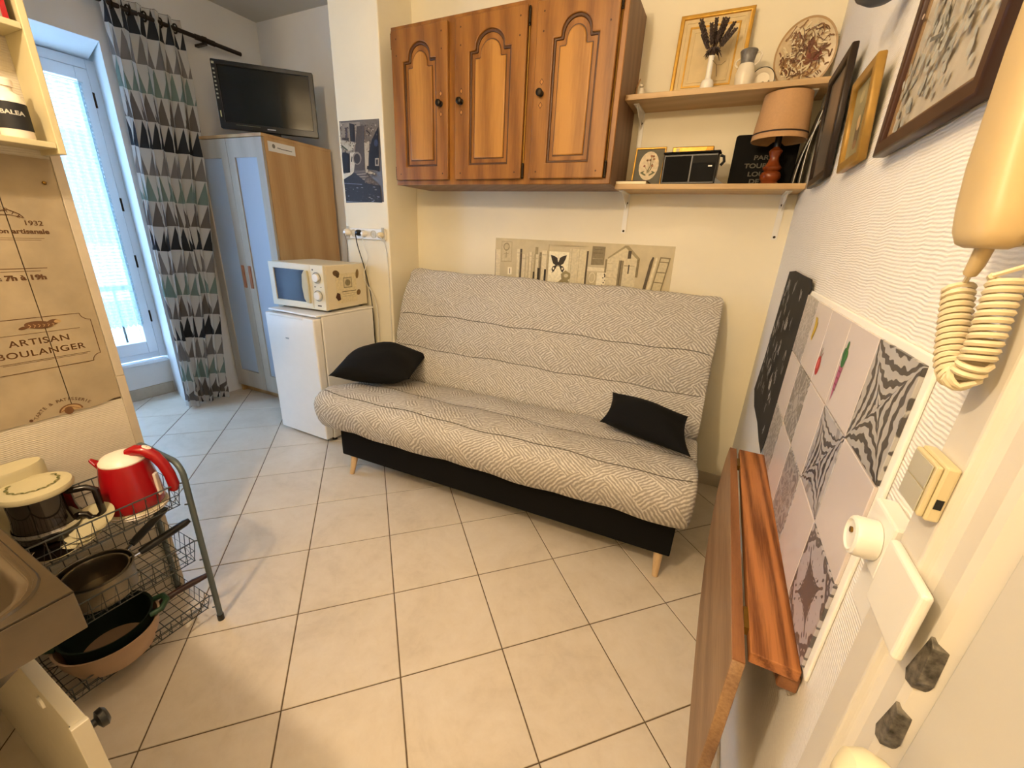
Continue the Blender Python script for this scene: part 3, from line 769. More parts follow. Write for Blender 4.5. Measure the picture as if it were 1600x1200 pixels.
# ------------------------------------------------------------------ shelves beside the cabinet
WB = frame3((0, 0, 0), (1, 0, 0), (0, 0, 1))        # u = x, v = z, w = out of the back wall
def wall_shelf(label, z0, z1, rails):
    t = thing('wall_shelf', label, 'shelf', (-.395, -.11, z0))
    obj('board', bx(-.786, -.004, -.225, -.001, z0, z1), M['shelf'], t, bevel=.0015)
    for x, zz in rails:
        bm = NB()
        box(bm, x - .012, x + .012, -.0035, -.0003, zz, z0 - .001)
        box(bm, x - .012, x + .012, -.17, -.001, z0 - .004, z0 - .0005)
        prism(bm, [(x - .0015, -.002, z0 - .003), (x - .0015, -.15, z0 - .003), (x - .0015, -.15, z0 - .010), (x - .0015, -.02, z0 - .062), (x - .0015, -.002, z0 - .072)], (.003, 0, 0))
        b = obj('bracket', bm, M['socket'], t)
        sb = NB()
        for sz in (z0 - .045, zz + .012): lathe(sb, [(.006, 0), (.005, .003), (0, .004)], 10, frame3((x, -.0036, sz), (1, 0, 0), (0, 0, 1)))
        obj('screw', sb, M['iron'], b, smooth=True)
    return t
wall_shelf('upper beech wall shelf holding the gilt picture and the oval plate', 1.932, 1.954, [(-.745, 1.592), (-.05, 1.592)])
wall_shelf('lower beech wall shelf holding the table lamp and the black radio', 1.566, 1.588, [(-.765, 1.37), (-.052, 1.37)])
ZU, ZL = 1.9545, 1.5885
def picture(name, label, m4, w, h, fw, depth, fm, mats_art, group=None, art=None, inner=None, cat='picture'):
    """framed picture: m4 maps (u right, v up, w out) with u,v from its lower left corner"""
    o = thing(name, label, cat, tuple(m4 @ Vector((w / 2, 0, 0))), 0, group)
    f = slab('frame', [rct(0, 0, w, h), rct(fw, fw, w - fw, h - fw)], depth, m4, fm, o, bevel=min(.004, depth / 4))
    slab('backing', [rct(fw * .5, fw * .5, w - fw * .5, h - fw * .5)], depth * .45, m4, mats_art, o)
    if inner:
        for (k, c) in inner:
            slab('inner_moulding', [rct(fw + k, fw + k, w - fw - k, h - fw - k), rct(fw + k + .007, fw + k + .007, w - fw - k - .007, h - fw - k - .007)], depth * .62, m4, c, o, bevel=.0015)
    if art: flatart('print', o, m4 @ T(0, 0, depth * .45), art)
    return o
lean = frame3((-.622, -.062, ZU + .002), (1, 0, 0), (0, .040, .33))
picture('framed_picture', 'gilt framed cream relief picture leaning on the upper shelf', lean, .296, .332, .016, .018, M['gold'], M['parchment'],
        inner=[(.008, M['parchment']), (.030, M['gold']), (.048, M['parchment'])])
v = thing('bud_vase', 'slim white bud vase of dried lavender on the upper shelf', 'vase', (-.458, -.14, ZU))
bm = NB(); lathe(bm, [(0, 0), (.026, 0), (.028, .006), (.0265, .038), (.022, .048), (.013, .053), (.0115, .06), (.0115, .132), (.013, .136), (.010, .136), (.009, .06), (0, .06)], 24)
obj('vase_body', bm, M['white'], v, smooth=True, world=False)
rnd = random.Random(3)
for k in range(11):
    a = rnd.uniform(0, 6.28); sp = rnd.uniform(.02, .085); hgt = rnd.uniform(.07, .15); zb = .132
    tip = Vector((math.cos(a) * sp, math.sin(a) * sp * .6, zb + hgt))
    bm = NB(); base = Vector((0, 0, zb - .01)); tube(bm, [base, base.lerp(tip, .5) + Vector((0, 0, .01)), tip], .0013, 5)
    sg = obj('lavender_stem', bm, M['stem'], v, world=False)
    bm = NB()
    for q in range(13):
        t = .42 + .58 * q / 12; p = base.lerp(tip, t) + Vector((0, 0, .010 * (1 - t)))
        rr = .0066 * (1 - .5 * abs(t - .65))
        for s_ in range(3):
            b_ = 2.1 * s_ + q; pp = p + Vector((math.cos(b_) * .005, math.sin(b_) * .005, 0))
            lathe(bm, [(0, -rr), (rr * .8, 0), (0, rr)], 5, Matrix.Translation(pp))
    obj('flower_spike', bm, M['lavender'], sg, world=False)
bm = NB()
for k in range(26):
    a = k * .2417 * 6.28; r1 = rnd.uniform(.022, .040); dz = rnd.uniform(-.02, .012)
    pts = [(0, 0, .137), (math.cos(a) * r1 * .55, math.sin(a) * r1 * .55, .160), (math.cos(a) * r1, math.sin(a) * r1, .142 + dz)]
    tube(bm, pts, [.002, .0045, .0008], 5)
obj('dried_leaves', bm, M['lavender'], v, world=False)
obj('twig', tube(NB(), [(.008, -.008, .118), (.026, -.02, .098), (.032, -.022, .07), (.034, -.02, .055)], .001, 5), M['stem'], v, world=False)
obj('twig', tube(NB(), [(.027, -.02, .096), (.045, -.02, .095), (.06, -.018, .108)], .0009, 5), M['stem'], v, world=False)
j = thing('jug', 'small cream jug with grey neck standing on the upper shelf', 'jug', (-.316, -.12, ZU))
bm = NB(); lathe(bm, [(0, 0), (.029, 0), (.031, .006), (.036, .04), (.037, .065), (.030, .090), (.0275, .098)], 28); obj('body', bm, M['ceramic'], j, smooth=True, world=False)
bm = NB(); lathe(bm, [(.0275, .098), (.026, .108), (.029, .128), (.034, .143), (.032, .147), (.027, .13), (.024, .108), (.0, .104)], 28); obj('neck', bm, M['jugneck'], j, smooth=True, world=False)
obj('foot_ring', lathe(NB(), [(.030, .0005), (.0325, .003), (.031, .010), (.030, .010)], 28), M['jugneck'], j, smooth=True, world=False)
obj('handle', tube(NB(), [(.030, 0, .137), (.044, 0, .140), (.050, 0, .128), (.045, 0, .108), (.030, 0, .093)], .0042, 8), M['ceramic'], j, smooth=True, world=False)
obj('handle', tube(NB(), [(-.030, 0, .120), (-.042, 0, .112), (-.043, 0, .100), (-.033, 0, .088)], .0038, 8), M['ceramic'], j, smooth=True, world=False)
def plate(name, label, center, rx, rz, tilt, mats, art, rimcol):
    t = thing(name, label, 'plate', (center[0], center[1], center[2] - rz))
    m4 = T(*center) @ Matrix.Rotation(-tilt, 4, 'X') @ frame3((0, 0, 0), (1, 0, 0), (0, 0, 1)) @ Matrix.Diagonal((rx, rz, 1, 1))
    bm = NB(); lathe(bm, [(0, -.006), (.62, -.006), (.70, -.002), (1.0, .006), (.99, .009), (.70, .003), (.60, -.001), (0, -.001)], 48, m4)
    obj('dish', bm, mats, t, smooth=True)
    bm = NB(); lathe(bm, [(1.0, .0055), (1.0, .0095), (.94, .0085), (.94, .0075)], 48, m4); obj('rim', bm, rimcol, t, smooth=True)
    if art: flatart('print', t, m4 @ T(0, 0, .0035), art)
    return t
plate('plate', 'small white dish with dark rim propped beside the jug', (-.247, -.085, ZU + .046), .047, .046, -.12, M['ceramic'], [(ell(-.1, -.45, .5, .18), '8d8468'), (ell(.1, -.3, .16, .2), '77705a'), (ell(-.35, -.5, .2, .14), '6b6650'), (ell(.55, -.2, .08, .18), '8d8468')], flatcol('26231f'))
rn = random.Random(11); art = []
def wig(x, y, a, L, wd, c, cur=.6):
    pts = []; 
    for q in range(7):
        pts.append((x, y)); x += math.cos(a) * L / 6; y += math.sin(a) * L / 6; a += rn.uniform(-cur, cur)
    return (line2(pts, wd), c)
art += [(ell(.0, -.45, .62, .22, rot=.2), 'b99a6e'), (ell(.15, .05, .22, .34), '8a5f40'), (ell(.12, .35, .10, .12), '6d452c'), (ell(-.45, -.25, .22, .26), 'a07a50'), (ell(.35, -.05, .26, .14), '7c4431'), (ell(-.1, .62, .3, .10), 'd8c7a0')]
for k in range(230):
    r_ = .84 * math.sqrt(rn.random()); a = rn.uniform(0, 6.28)
    art.append(wig(r_ * math.cos(a), r_ * math.sin(a), rn.uniform(-1, 2), rn.uniform(.12, .42), rn.uniform(.018, .05), rn.choice(['7a5636', '8c683f', '5f4029', 'd9c9a4', 'e0d2b2', '70452f'])))
art = [([p for p in q if True], c) for q, c in art if all(p[0] ** 2 + p[1] ** 2 < .90 for p in q)]
plate('plate', 'big round plate with a brown hunting scene leaning on the upper shelf', (-.112, -.075, ZU + .124), .107, .122, -.16, plain('earthenware', 'cdb893', .35, vary=.15, vscale=30), art, plain('plate_rim', 'a8875a', .4))
f = thing('figurine', 'tiny pale figurine at the left end of the upper shelf', 'figurine', (-.745, -.10, ZU))
bm = NB(); lathe(bm, [(0, 0), (.022, 0), (.022, .008), (.014, .016), (.018, .030), (.012, .048), (.010, .055), (0, .058)], 14); obj('body', bm, M['ceramic'], f, smooth=True, world=False)
bm = NB(); lathe(bm, [(0, -.011), (.009, -.004), (.010, .003), (0, .012)], 12, T(-.002, 0, .066)); obj('head', bm, M['ceramic'], f, smooth=True, world=False)
obj('branch', tube(NB(), [(-.016, -.008, .0), (-.022, -.01, .05), (-.010, -.01, .09)], .0028, 6), M['linen'], f, smooth=True, world=False)
obj('branch', tube(NB(), [(-.020, -.012, .008), (-.03, -.012, .03), (-.024, -.012, .06)], .0022, 6), M['stem'], f, smooth=True, world=False)

# lower shelf
t = thing('notepad', 'cream pad of paper lying at the left end of the lower shelf', 'notepad', (-.713, -.17, ZL))
obj('pages', bx(-.784, -.642, -.222, -.125, ZL, ZL + .012), plain('paper_pad', 'f2e7c6', .7), t, bevel=.001)
obj('cover', bx(-.785, -.638, -.2235, -.124, ZL + .0125, ZL + .0145), M['oakdark'], t)
fl = [(ell(.073, .095, .047, .066), 'dccdaf')]
for k in range(9):
    x, y = .073 + rn.uniform(-.022, .022), .105 + rn.uniform(-.03, .038)
    fl += [(line2([(.073 + rn.uniform(-.006, .006), .062), ((x + .073) / 2 + .004, (y + .06) / 2), (x, y)], .0016), '6f6a48'), (ell(x, y, .0055, .0048), rn.choice(['8c5a4a', 'a07050', '7a5a3c']))]
for s in (-1, 1): fl += [(ell(.073 + s * .02, .058, .015, .004, rot=s * .5), '66684a'), (ell(.073 + s * .026, .066, .010, .003, rot=-s * .4), '5c5e42')]
picture('framed_picture', 'small gilt frame with an oval flower print on the lower shelf', frame3((-.738, -.098, ZL + .001), (1, 0, 0), (0, .03, .175)), .146, .178, .008, .012, M['gold'], plain('grey_mat', '68665a', .8), art=fl)
t = thing('brass_box', 'shiny brass box standing behind the black radio', 'box', (-.475, -.045, ZL))
obj('box', bx(-.566, -.384, -.072, -.02, ZL, ZL + .176), M['brass'], t, bevel=.003)
flatart('relief', t, frame3((0, -.0722, 0), (1, 0, 0), (0, 0, 1)), [(ell(-.47, ZL + .172, .055, .04, 20, 0, math.pi, 2 * math.pi), M['gold']), (rct(-.55, ZL + .13, -.535, ZL + .17), 'e0d6b0')])
t = thing('radio', 'black portable radio on the lower shelf beside the oval flower print', 'radio', (-.467, -.155, ZL), R(-4))
obj('case', bx(-.118, .118, -.028, .028, .002, .128), M['black'], t, world=False, bevel=.005)
obj('lid', bx(-.12, .122, -.030, .030, .1285, .137), M['blackmatt'], t, world=False, bevel=.003)
obj('speaker_grille', bx(-.108, .005, -.0305, -.0285, .012, .118), M['blackmatt'], t, world=False)
obj('front_panel', bx(.012, .112, -.031, -.0285, .012, .118), plain('charcoal_plastic', '131210', .7, 0, .15), t, world=False, bevel=.001)
obj('dial_window', bx(.012, .112, -.0325, -.0312, .088, .118), plain('grey_window', '1e1d1a', .6, 0, .15), t, world=False)
obj('marker', bx(.082, .098, -.0322, -.0313, .072, .077), M['socket'], t, world=False)
obj('side_handle', tube(NB(), [(.122, 0, .12), (.136, 0, .115), (.14, 0, .095), (.128, 0, .08)], .006, 8), M['black'], t, smooth=True, world=False)
obj('prop_stand', prism(NB(), [(.118, -.02, .03), (.16, -.02, 0), (.118, -.02, 0)], (0, .01, 0)), M['black'], t, world=False)
# plaque
pm = frame3((-.300, -.058, ZL + .001), (1, 0, 0), (0, .035, .222))
t = thing('plaque', 'black plaque with pale lettering standing behind the table lamp', 'sign', (-.18, -.05, ZL))
slab('board', [rrect(0, 0, .255, .222, .012)], .006, pm, M['blackmatt'], t)
plm = plain('pale_lettering', '5c584e', .7)
for s, u, vv in (('PAR', .118, .124), ('TOUR', .102, .090), ('LOU', .110, .055), ('DE', .108, .024)):
    text('lettering', s, .027, pm @ T(u, vv, .0062), plm, t, align='CENTER', sx=1.25, offset=.0006)
lp = thing('table_lamp', 'wooden table lamp with beige drum shade on the lower shelf', 'lamp', (-.135, -.135, ZL))
bm = NB(); lathe(bm, [(0, .0005), (.036, .0005), (.038, .006), (.034, .012), (.030, .014), (.040, .028), (.041, .040), (.034, .052), (.026, .056), (.034, .062), (.036, .070), (.028, .080), (.021, .092), (.0175, .108), (.022, .122), (.026, .132), (.020, .140), (.012, .146), (.010, .150), (0, .150)], 28)
obj('base', bm, M['lampwood'], lp, smooth=True, world=False)
obj('bulb_holder', tube(NB(), [(0, 0, .149), (0, 0, .2)], .013, 12), M['black'], lp, smooth=True, world=False)
bm = NB(); lathe(bm, [(.104, .170), (.1045, .172), (.087, .338), (.0855, .338), (.1025, .172), (.104, .170)], 40); sh = obj('lamp_shade', bm, M['linen'], lp, smooth=True, world=False)
obj('trim_band', lathe(NB(), [(.1035, .190), (.1040, .190), (.1034, .196), (.1029, .196)], 40), plain('dark_braid', '2e1b10', .8), sh, smooth=True, world=False)
bm = NB()
for k in range(3): tube(bm, [(0, 0, .30), (.086 * math.cos(k * 2.094), .086 * math.sin(k * 2.094), .33)], .0015, 5)
obj('shade_spider', bm, M['chrome'], lp, world=False)
# photographs leaning in the corner
for k, (x0, lab, mt, hgt, y0, y1) in enumerate(((-.052, 'grey photograph leaning in the corner behind the lamp, nearest the lamp', 'photo', .225, -.212, -.06), (-.030, 'tall curled photograph leaning against the right wall at the shelf end', 'photo', .285, -.218, -.03))):
    n = 10; bm = NB(); A = []; B = []
    for i in range(n + 1):
        q = i / n; x = x0 + (.040 if k == 0 else .022) * q - .010 * math.sin(math.pi * q)
        A.append(((x, y0 - .0 * q, ZL + hgt * q))); B.append((x, y1, ZL + hgt * q))
    pa = [bm.verts.new(p) for p in A]; pb = [bm.verts.new(p) for p in B]; pc = [bm.verts.new((p[0] + .0022, p[1], p[2])) for p in A]; pd = [bm.verts.new((p[0] + .0022, p[1], p[2])) for p in B]
    for i in range(n):
        bm.faces.new((pa[i], pa[i + 1], pb[i + 1], pb[i])).material_index = 0
        bm.faces.new((pc[i], pd[i], pd[i + 1], pc[i + 1])).material_index = 1
        bm.faces.new((pa[i], pc[i], pc[i + 1], pa[i + 1])).material_index = 1
        bm.faces.new((pb[i], pb[i + 1], pd[i + 1], pd[i])).material_index = 1
    bm.faces.new((pa[0], pb[0], pd[0], pc[0])).material_index = 1; bm.faces.new((pa[n], pc[n], pd[n], pb[n])).material_index = 1
    o = obj('photograph', bm, [M[mt], M['socket']], None, smooth=2); tag(o, lab, 'photograph')

# ------------------------------------------------------------------ pictures on the right wall
def wallpic(label, y_left, y_right, z0, z1, fw, depth, fm, back, top_off, art=None, inner=None):
    """frame on the right wall; y_left is the far edge"""
    o_ = Vector((-.004, y_left, z0)); up = Vector((-top_off, 0, z1 - z0))
    return picture('framed_picture', label, frame3(o_, (0, -1, 0), up), y_left - y_right, (z1 - z0), fw, depth, fm, back, art=art, inner=inner)
wallpic('dark wooden framed picture hanging at the shelf end on the right wall', -.43, -.745, 1.545, 1.885, .026, .018, M['darkwood'], plain('dim_engraving', '6e6556', .3, vary=.3, vscale=9), .018)
bird = [(ell(.10, .07, .022, .030), '6a5638'), (ell(.10, .095, .014, .016), 'c9a878'), (ell(.096, .05, .016, .010), '8a6a4a'), (line2([(.12, .09), (.14, .13), (.13, .17)], .006), '7a7046'), (ell(.09, .15, .02, .012), 'b5a67a')]
wallpic('narrow gilt framed picture hanging between the two larger wall pictures', -.945, -1.150, 1.528, 1.730, .022, .018, plain('gilt_dull', 'a8823c', .45, .35, vary=.15), plain('olive_picture', '958a62', .5, vary=.25, vscale=14), .018, art=bird)
street = []
for k in range(240):
    x, y = rn.uniform(.035, .35), rn.uniform(.035, .49); low = y < .2
    c = rn.choice(['a29f92', '98968b', 'aca99c'] if low else ['bcb09a', 'c4b8a4', 'b3a892', 'c2ab96'])
    street.append((ell(x, y, rn.uniform(.004, .012), rn.uniform(.004, .014), 7, rn.uniform(0, 3)), c))
street += [(rct(.085, .205, .14, .27), 'cdbda8'), (ell(.095, .225, .009, .009), 'b0655a'), (rct(.175, .12, .179, .22), '5c574c'), (rct(.192, .13, .195, .21), '5c574c'), (line2([(.13, .14), (.185, .128)], .006), '66635a'), (line2([(.25, .12), (.28, .17), (.31, .19)], .004), '7c7a6e'), (ell(.075, .13, .004, .014), '5c574c'), (ell(.10, .115, .004, .014), '5c574c')]
wallpic('large dark framed street picture hanging above the entry phone', -1.305, -1.695, 1.506, 2.04, .024, .022, plain('dark_walnut', '3a2013', .4, vary=.25, vscale=10), plain('street_picture', 'b5ab98', .45, vary=.12, vscale=25), .0, art=street, inner=[(.001, plain('dull_fillet', '7a6040', .5))])
sc = thing('wall_light', 'dark blue grey dome wall light high on the right wall', 'wall light', (-.06, -1.06, 1.84))
bm = NB(); lathe(bm, [(0, 0), (.03, .003), (.055, .014), (.072, .034), (.078, .06), (.074, .062), (.05, .02), (0, .008)], 28, T(-.058, -1.10, 1.828) @ Matrix.Diagonal((.72, .72, 1, 1))); obj('shade', bm, M['bluegrey'], sc, smooth=True)
obj('wall_plate', bx(-.010, -.0005, -1.15, -1.05, 1.86, 1.96), M['bluegrey'], sc, bevel=.003)
obj('arm', tube(NB(), [(-.008, -1.10, 1.93), (-.04, -1.10, 1.93), (-.058, -1.10, 1.90), (-.058, -1.10, 1.834)], .006, 8), M['bluegrey'], sc, smooth=True)
# chalkboard sheet
cb = thing('chalkboard', 'black chalkboard sheet with chalk scribbles beside the wall tiles', 'chalkboard', (-.004, -.69, .70))
outl = [(.36, .735), (.50, .700), (.70, .705), (.85, .690), (.945, .690), (.974, .79), (.974, 1.218), (.995, 1.232), (.965, 1.256), (.80, 1.258), (.62, 1.262), (.475, 1.252), (.455, 1.15), (.42, .90)]
slab('sheet', [outl], .0015, frame3((-.0085, 0, 0), (0, -1, 0), (0, 0, 1)), plain('chalkboard_black', '1d1b1a', .8, vary=.3, vscale=12), cb)
chalk = []
for k in range(60):
    u, vv = rn.uniform(.53, .93), rn.uniform(.76, 1.22); n_ = 6; pts = []
    for q in range(n_): pts.append((u + .030 * q / n_ + .008 * rn.uniform(-1, 1), vv + .022 * math.sin(q * 2.2 + k) * rn.uniform(.5, 1.2)))
    ccol = rn.choice(['8d8a86', 'aba8a4', '75726f']); chalk += [(line2([a_, b_], .005), ccol) for a_, b_ in zip(pts, pts[1:])]
flatart('chalk_writing', cb, frame3((-.0103, 0, 0), (0, -1, 0), (0, 0, 1)), chalk, dz=.0004)

# ------------------------------------------------------------------ printed sheets on the other walls
def posterart():
    q = lambda x, y: (-1.555 + (x - 50) * .000715, 1.312 - (y - (70 + .0433 * (x - 50))) * .00076)
    sh = []
    P = lambda pts, c: sh.append(([q(*p) for p in pts], c))
    B = lambda x0, y0, x1, y1, c, s=0: P([(x0, y0), (x1, y0 + .043 * (x1 - x0)), (x1 - s, y1), (x0 - s, y1)], c)
    B(50, 160, 100, 560, 'ddd0ae'); B(52, 160, 56, 560, '5c5140'); B(110, 95, 215, 260, 'b7a883'); B(117, 102, 208, 252, 'cbbd99')
    P(ell2(160, 140, 30, 32), '9c8d6c'); P(ell2(160, 140, 22, 22), 'c2b38d'); B(155, 180, 163, 225, '9c8d6c'); B(135, 190, 185, 196, 'a99a77')
    B(180, 300, 220, 360, 'efe6cc'); B(197, 310, 203, 352, '4c4234')
    for i, (x, w, t, c) in enumerate([(265, 28, 155, 'e0d4b2'), (296, 18, 155, '51473a'), (316, 34, 195, 'd9ccaa'), (352, 28, 185, 'd2c4a0'), (384, 26, 178, 'ded1af'), (412, 20, 195, 'cbbd98'), (436, 26, 140, 'a2946f'), (444, 30, 195, 'd7caa6'), (478, 20, 180, '8a7c5f'), (500, 48, 165, 'ddd0ad')]):
        B(x, t, x + w, 580, c); B(x + w - 3, t + 2, x + w, 580, '8b7d60')
        B(x + 3, t + 30, x + w - 5, t + 34, 'a89a76')
    B(425, 330, 440, 580, '332c22'); B(466, 300, 490, 580, '3d3529')
    B(528, 308, 546, 580, '2f281f'); B(555, 120, 562, 580, 'b2a37f'); B(565, 170, 740, 560, 'efe6c6'); B(560, 122, 900, 128, 'c3b590')
    B(745, 150, 895, 580, 'd6c9a4'); B(760, 150, 764, 580, 'b8a985'); B(825, 150, 829, 580, 'b8a985'); B(888, 165, 903, 590, '5b503e')
    wing = [(650, 255), (640, 220), (612, 205), (580, 198), (590, 230), (605, 262), (628, 275), (604, 285), (594, 305), (604, 325), (594, 338), (618, 322), (632, 298), (645, 275)]
    P(wing, '3a3126'); P([(1302 - x, y) for x, y in wing], '3a3126'); P(ell2(651, 268, 5, 20), '2b241b'); P(ell2(612, 300, 7, 9), 'efe6c6'); P(ell2(690, 300, 7, 9), 'efe6c6')
    P([(640, 420), (690, 380), (682, 340), (720, 312), (765, 335), (768, 370), (745, 385), (780, 420)], '93865f'); P(ell2(728, 352, 20, 14), 'cbbf98')
    B(930, 130, 1035, 265, '8a7d5f'); B(940, 175, 1020, 182, '6f6349'); B(938, 215, 1025, 222, 'a59879'); B(950, 150, 1010, 156, '6f6349')
    B(905, 280, 1045, 310, 'e4d8b6'); B(920, 320, 985, 450, 'bfb18c'); P(ell2(950, 360, 28, 40), 'ddd1af'); P(ell2(950, 360, 22, 33), 'c6b893'); B(990, 318, 1085, 470, 'eadfc0')
    for k in range(14): P(ell2(1050 + rn.uniform(-14, 24), 330 + k * 9, 6, 5), rn.choice(['4c4234', '6a5f49']))
    P([(1060, 210), (1185, 125), (1210, 125), (1310, 215), (1305, 232), (1195, 142), (1065, 226)], '9f916e'); P([(1060, 222), (1190, 140), (1300, 230), (1290, 480), (1060, 470)], 'd4c7a3')
    B(1045, 222, 1060, 320, '8a7c5c'); B(1215, 160, 1240, 215, '574c3a'); B(1290, 220, 1308, 345, '8a7c5c'); B(1152, 228, 1190, 470, '8d7f60'); B(1165, 228, 1172, 470, '5f5441')
    B(1195, 262, 1275, 268, '8a7d60'); B(1228, 258, 1238, 322, '54493a')
    for y in (250, 300, 350, 400, 440): B(1065, y, 1150, y + 4, 'bcae88')
    P([(1400, 200), (1412, 205), (1372, 500), (1350, 495), (1385, 235)], '5c503d'); P([(1425, 205), (1440, 205), (1405, 505), (1378, 500)], 'ded2b0')
    P([(1455, 200), (1530, 205), (1488, 515), (1408, 505)], '8a7c5e'); P([(1463, 210), (1520, 214), (1480, 505), (1418, 498)], 'c9bc97')
    for y in (230, 300, 370, 440): P([(1455 - (y - 210) * .15, y), (1522 - (y - 210) * .15, y + 4), (1521 - (y - 210) * .15, y + 10), (1454 - (y - 210) * .15, y + 6)], '7d7052')
    return sh
def ell2(cx, cy, a, b): return ell(cx, cy, a, b, 18)
po = thing('poster', 'sepia wall print of books and butterfly above the sofa back', 'poster', (-1.02, -.001, 1.02))
slab('sheet', [[(-1.555, 1.02), (-.475, 1.02), (-.483, 1.316), (-1.555, 1.312)]], .001, frame3((0, -.0004, 0), (1, 0, 0), (0, 0, 1)), plain('sepia_paper', 'cbbd99', .75, vary=.06), po)
flatart('print', po, frame3((0, -.0016, 0), (1, 0, 0), (0, 0, 1)), posterart(), dz=.0002)
def alley():
    q = lambda x, y: (-2.521 + (x - (y - 150) * .068 - 85) * (.322 / 465), 1.935 - (y - 150 + (x - 85) * .085) * (.452 / 955))
    sh = []; P = lambda pts, c: sh.append(([q(*p) for p in pts], c))
    P([(90, 160), (330, 150), (330, 500), (95, 500)], '8f8578'); P([(330, 140), (545, 110), (560, 700), (390, 700), (330, 480)], '6f665c')
    for k in range(90):
        x, y = rn.uniform(95, 520), rn.uniform(165, 560); P(ell(x, y, rn.uniform(6, 16), rn.uniform(4, 11), 7, rn.uniform(0, 3)), rn.choice(['9d9284', '5b534b', 'b3a898', '7d7367', '4a433d']))
    P([(210, 165), (272, 180), (280, 375), (222, 368)], '241f20'); P([(155, 215), (185, 215), (190, 330), (160, 330)], '4a4348'); P([(120, 325), (205, 335), (200, 365), (122, 352)], '3a3435')
    P([(300, 200), (385, 190), (390, 700), (270, 700), (280, 420)], '4b433e'); P([(95, 360), (290, 385), (250, 470), (190, 480), (95, 430)], 'b8b09c'); P([(100, 405), (190, 465), (185, 480), (100, 430)], '3c4a35')
    P([(215, 500), (290, 490), (260, 720), (215, 735)], 'c4bba8')
    P(ell(300, 560, 52, 75), '8a7f72'); P(ell(300, 565, 38, 58), '332c2b')
    P([(100, 740), (100, 530), (125, 500), (165, 495), (205, 520), (215, 735)], '16141a'); P([(105, 755), (260, 720), (200, 790), (112, 820)], 'd0c8b6')
    P([(545, 200), (560, 700), (440, 660), (440, 480), (470, 350)], '15141b'); P(ell(520, 380, 22, 40), '343a52'); P([(385, 380), (445, 360), (430, 700), (400, 720)], 'b3a892')
    P([(510, 550), (555, 545), (555, 635), (512, 635)], 'a69d8d'); P([(520, 565), (545, 562), (545, 620), (522, 620)], '3a3435'); P([(420, 640), (560, 650), (560, 690), (415, 680)], '1d1a1a')
    P([(402, 240), (412, 235), (455, 275), (448, 285)], '1d1a1a'); P([(410, 690), (515, 720), (510, 740), (405, 725)], 'bdb39d'); P([(235, 540), (245, 545), (240, 610), (228, 600)], '1a1718')
    P([(270, 720), (390, 690), (420, 800), (560, 850), (480, 870), (330, 800)], '6d645c')
    for k in range(7): P([(270 + 12 * k, 735 + 13 * k), (395 + 12 * k, 715 + 15 * k), (400 + 12 * k, 722 + 15 * k), (274 + 12 * k, 744 + 13 * k)], '9c9284' if k % 2 else '4c4546')
    P([(120, 820), (270, 730), (430, 850), (570, 860), (600, 1090), (160, 1085)], '2a2b33'); P([(140, 862), (360, 860), (360, 868), (142, 872)], '6d7388')
    for k in range(34): P(ell(rn.uniform(150, 570), rn.uniform(880, 1070), rn.uniform(6, 18), 5, 7), rn.choice(['3c3d46', '23232a', '4d4e57', '8e8c88'] if k % 5 else ['8d91a0']))
    for k in range(150):
        x, y = rn.uniform(95, 540), rn.uniform(165, 480)
        if 205 < x < 285 and y < 380 or x > 440 and y > 300 or 290 < x < 395: continue
        P(ell(x, y, rn.uniform(5, 12), rn.uniform(4, 8), 7, rn.uniform(0, 3)), rn.choice(['8a7c6c', '5d5146', 'a3957f', '776a5b', '4a4038']))
    for k in range(50): P(ell(rn.uniform(400, 520), rn.uniform(700, 850), rn.uniform(6, 14), rn.uniform(4, 8), 7, rn.uniform(0, 3)), rn.choice(['6b6056', '877a6b', '4d453f']))
    return sh
po = thing('poster', 'dark photograph print of a stone alley on the pillar', 'poster', (-2.36, -.2855, 1.478))
slab('sheet', [[(-2.519, 1.478), (-2.197, 1.488), (-2.201, 1.933), (-2.521, 1.938)]], .001, frame3((0, -.2844, 0), (1, 0, 0), (0, 0, 1)), flatcol('5b534b', .4), po)
ar = alley(); ar = [([(min(max(p[0], -2.518), -2.202), min(max(p[1], 1.483), 1.933)) for p in pts], c) for pts, c in ar]
flatart('print', po, frame3((0, -.2856, 0), (1, 0, 0), (0, 0, 1)), ar, dz=.0002)
# kraft wallpaper on the partition
PK = frame3((-1.8795, 0, 0), (0, 1, 0), (0, 0, 1))      # u = y, v = z, w = out of the partition
kp = thing('wallpaper_panel', 'kraft bakery wallpaper panel with sepia lettering beside the curtain', 'wallpaper', (-1.879, -2.2, .784))
edges = [(-2.62, .770), (-2.128, .781), (-1.925, .783), (-1.885, .793), (-1.8675, .793), (-1.8675, 1.463), (-2.62, 1.463)]
for u0, u1 in ((-2.62, -2.3315), (-2.3295, -1.9815), (-1.9795, -1.8675)):
    pl = [p for p in edges]
    me = curve_mesh([edges], .003); bmx = NB(); bmx.from_mesh(me)
    for co, no in (((u0, 0, 0), (-1, 0, 0)), ((u1, 0, 0), (1, 0, 0))):
        bmesh.ops.bisect_plane(bmx, geom=bmx.verts[:] + bmx.edges[:] + bmx.faces[:], plane_co=co, plane_no=no, clear_outer=True)
    bmx.transform(T(0, 0, .0015)); bmx.transform(PK)
    obj('plank', bmx, M['paperbase'], kp)
obj('backing', bx(-1.8798, -1.8790, -2.62, -1.8680, .787, 1.462), flatcol('4a341c'), kp)
INK = M['paperink']
PT = PK @ T(0, 0, .0030)
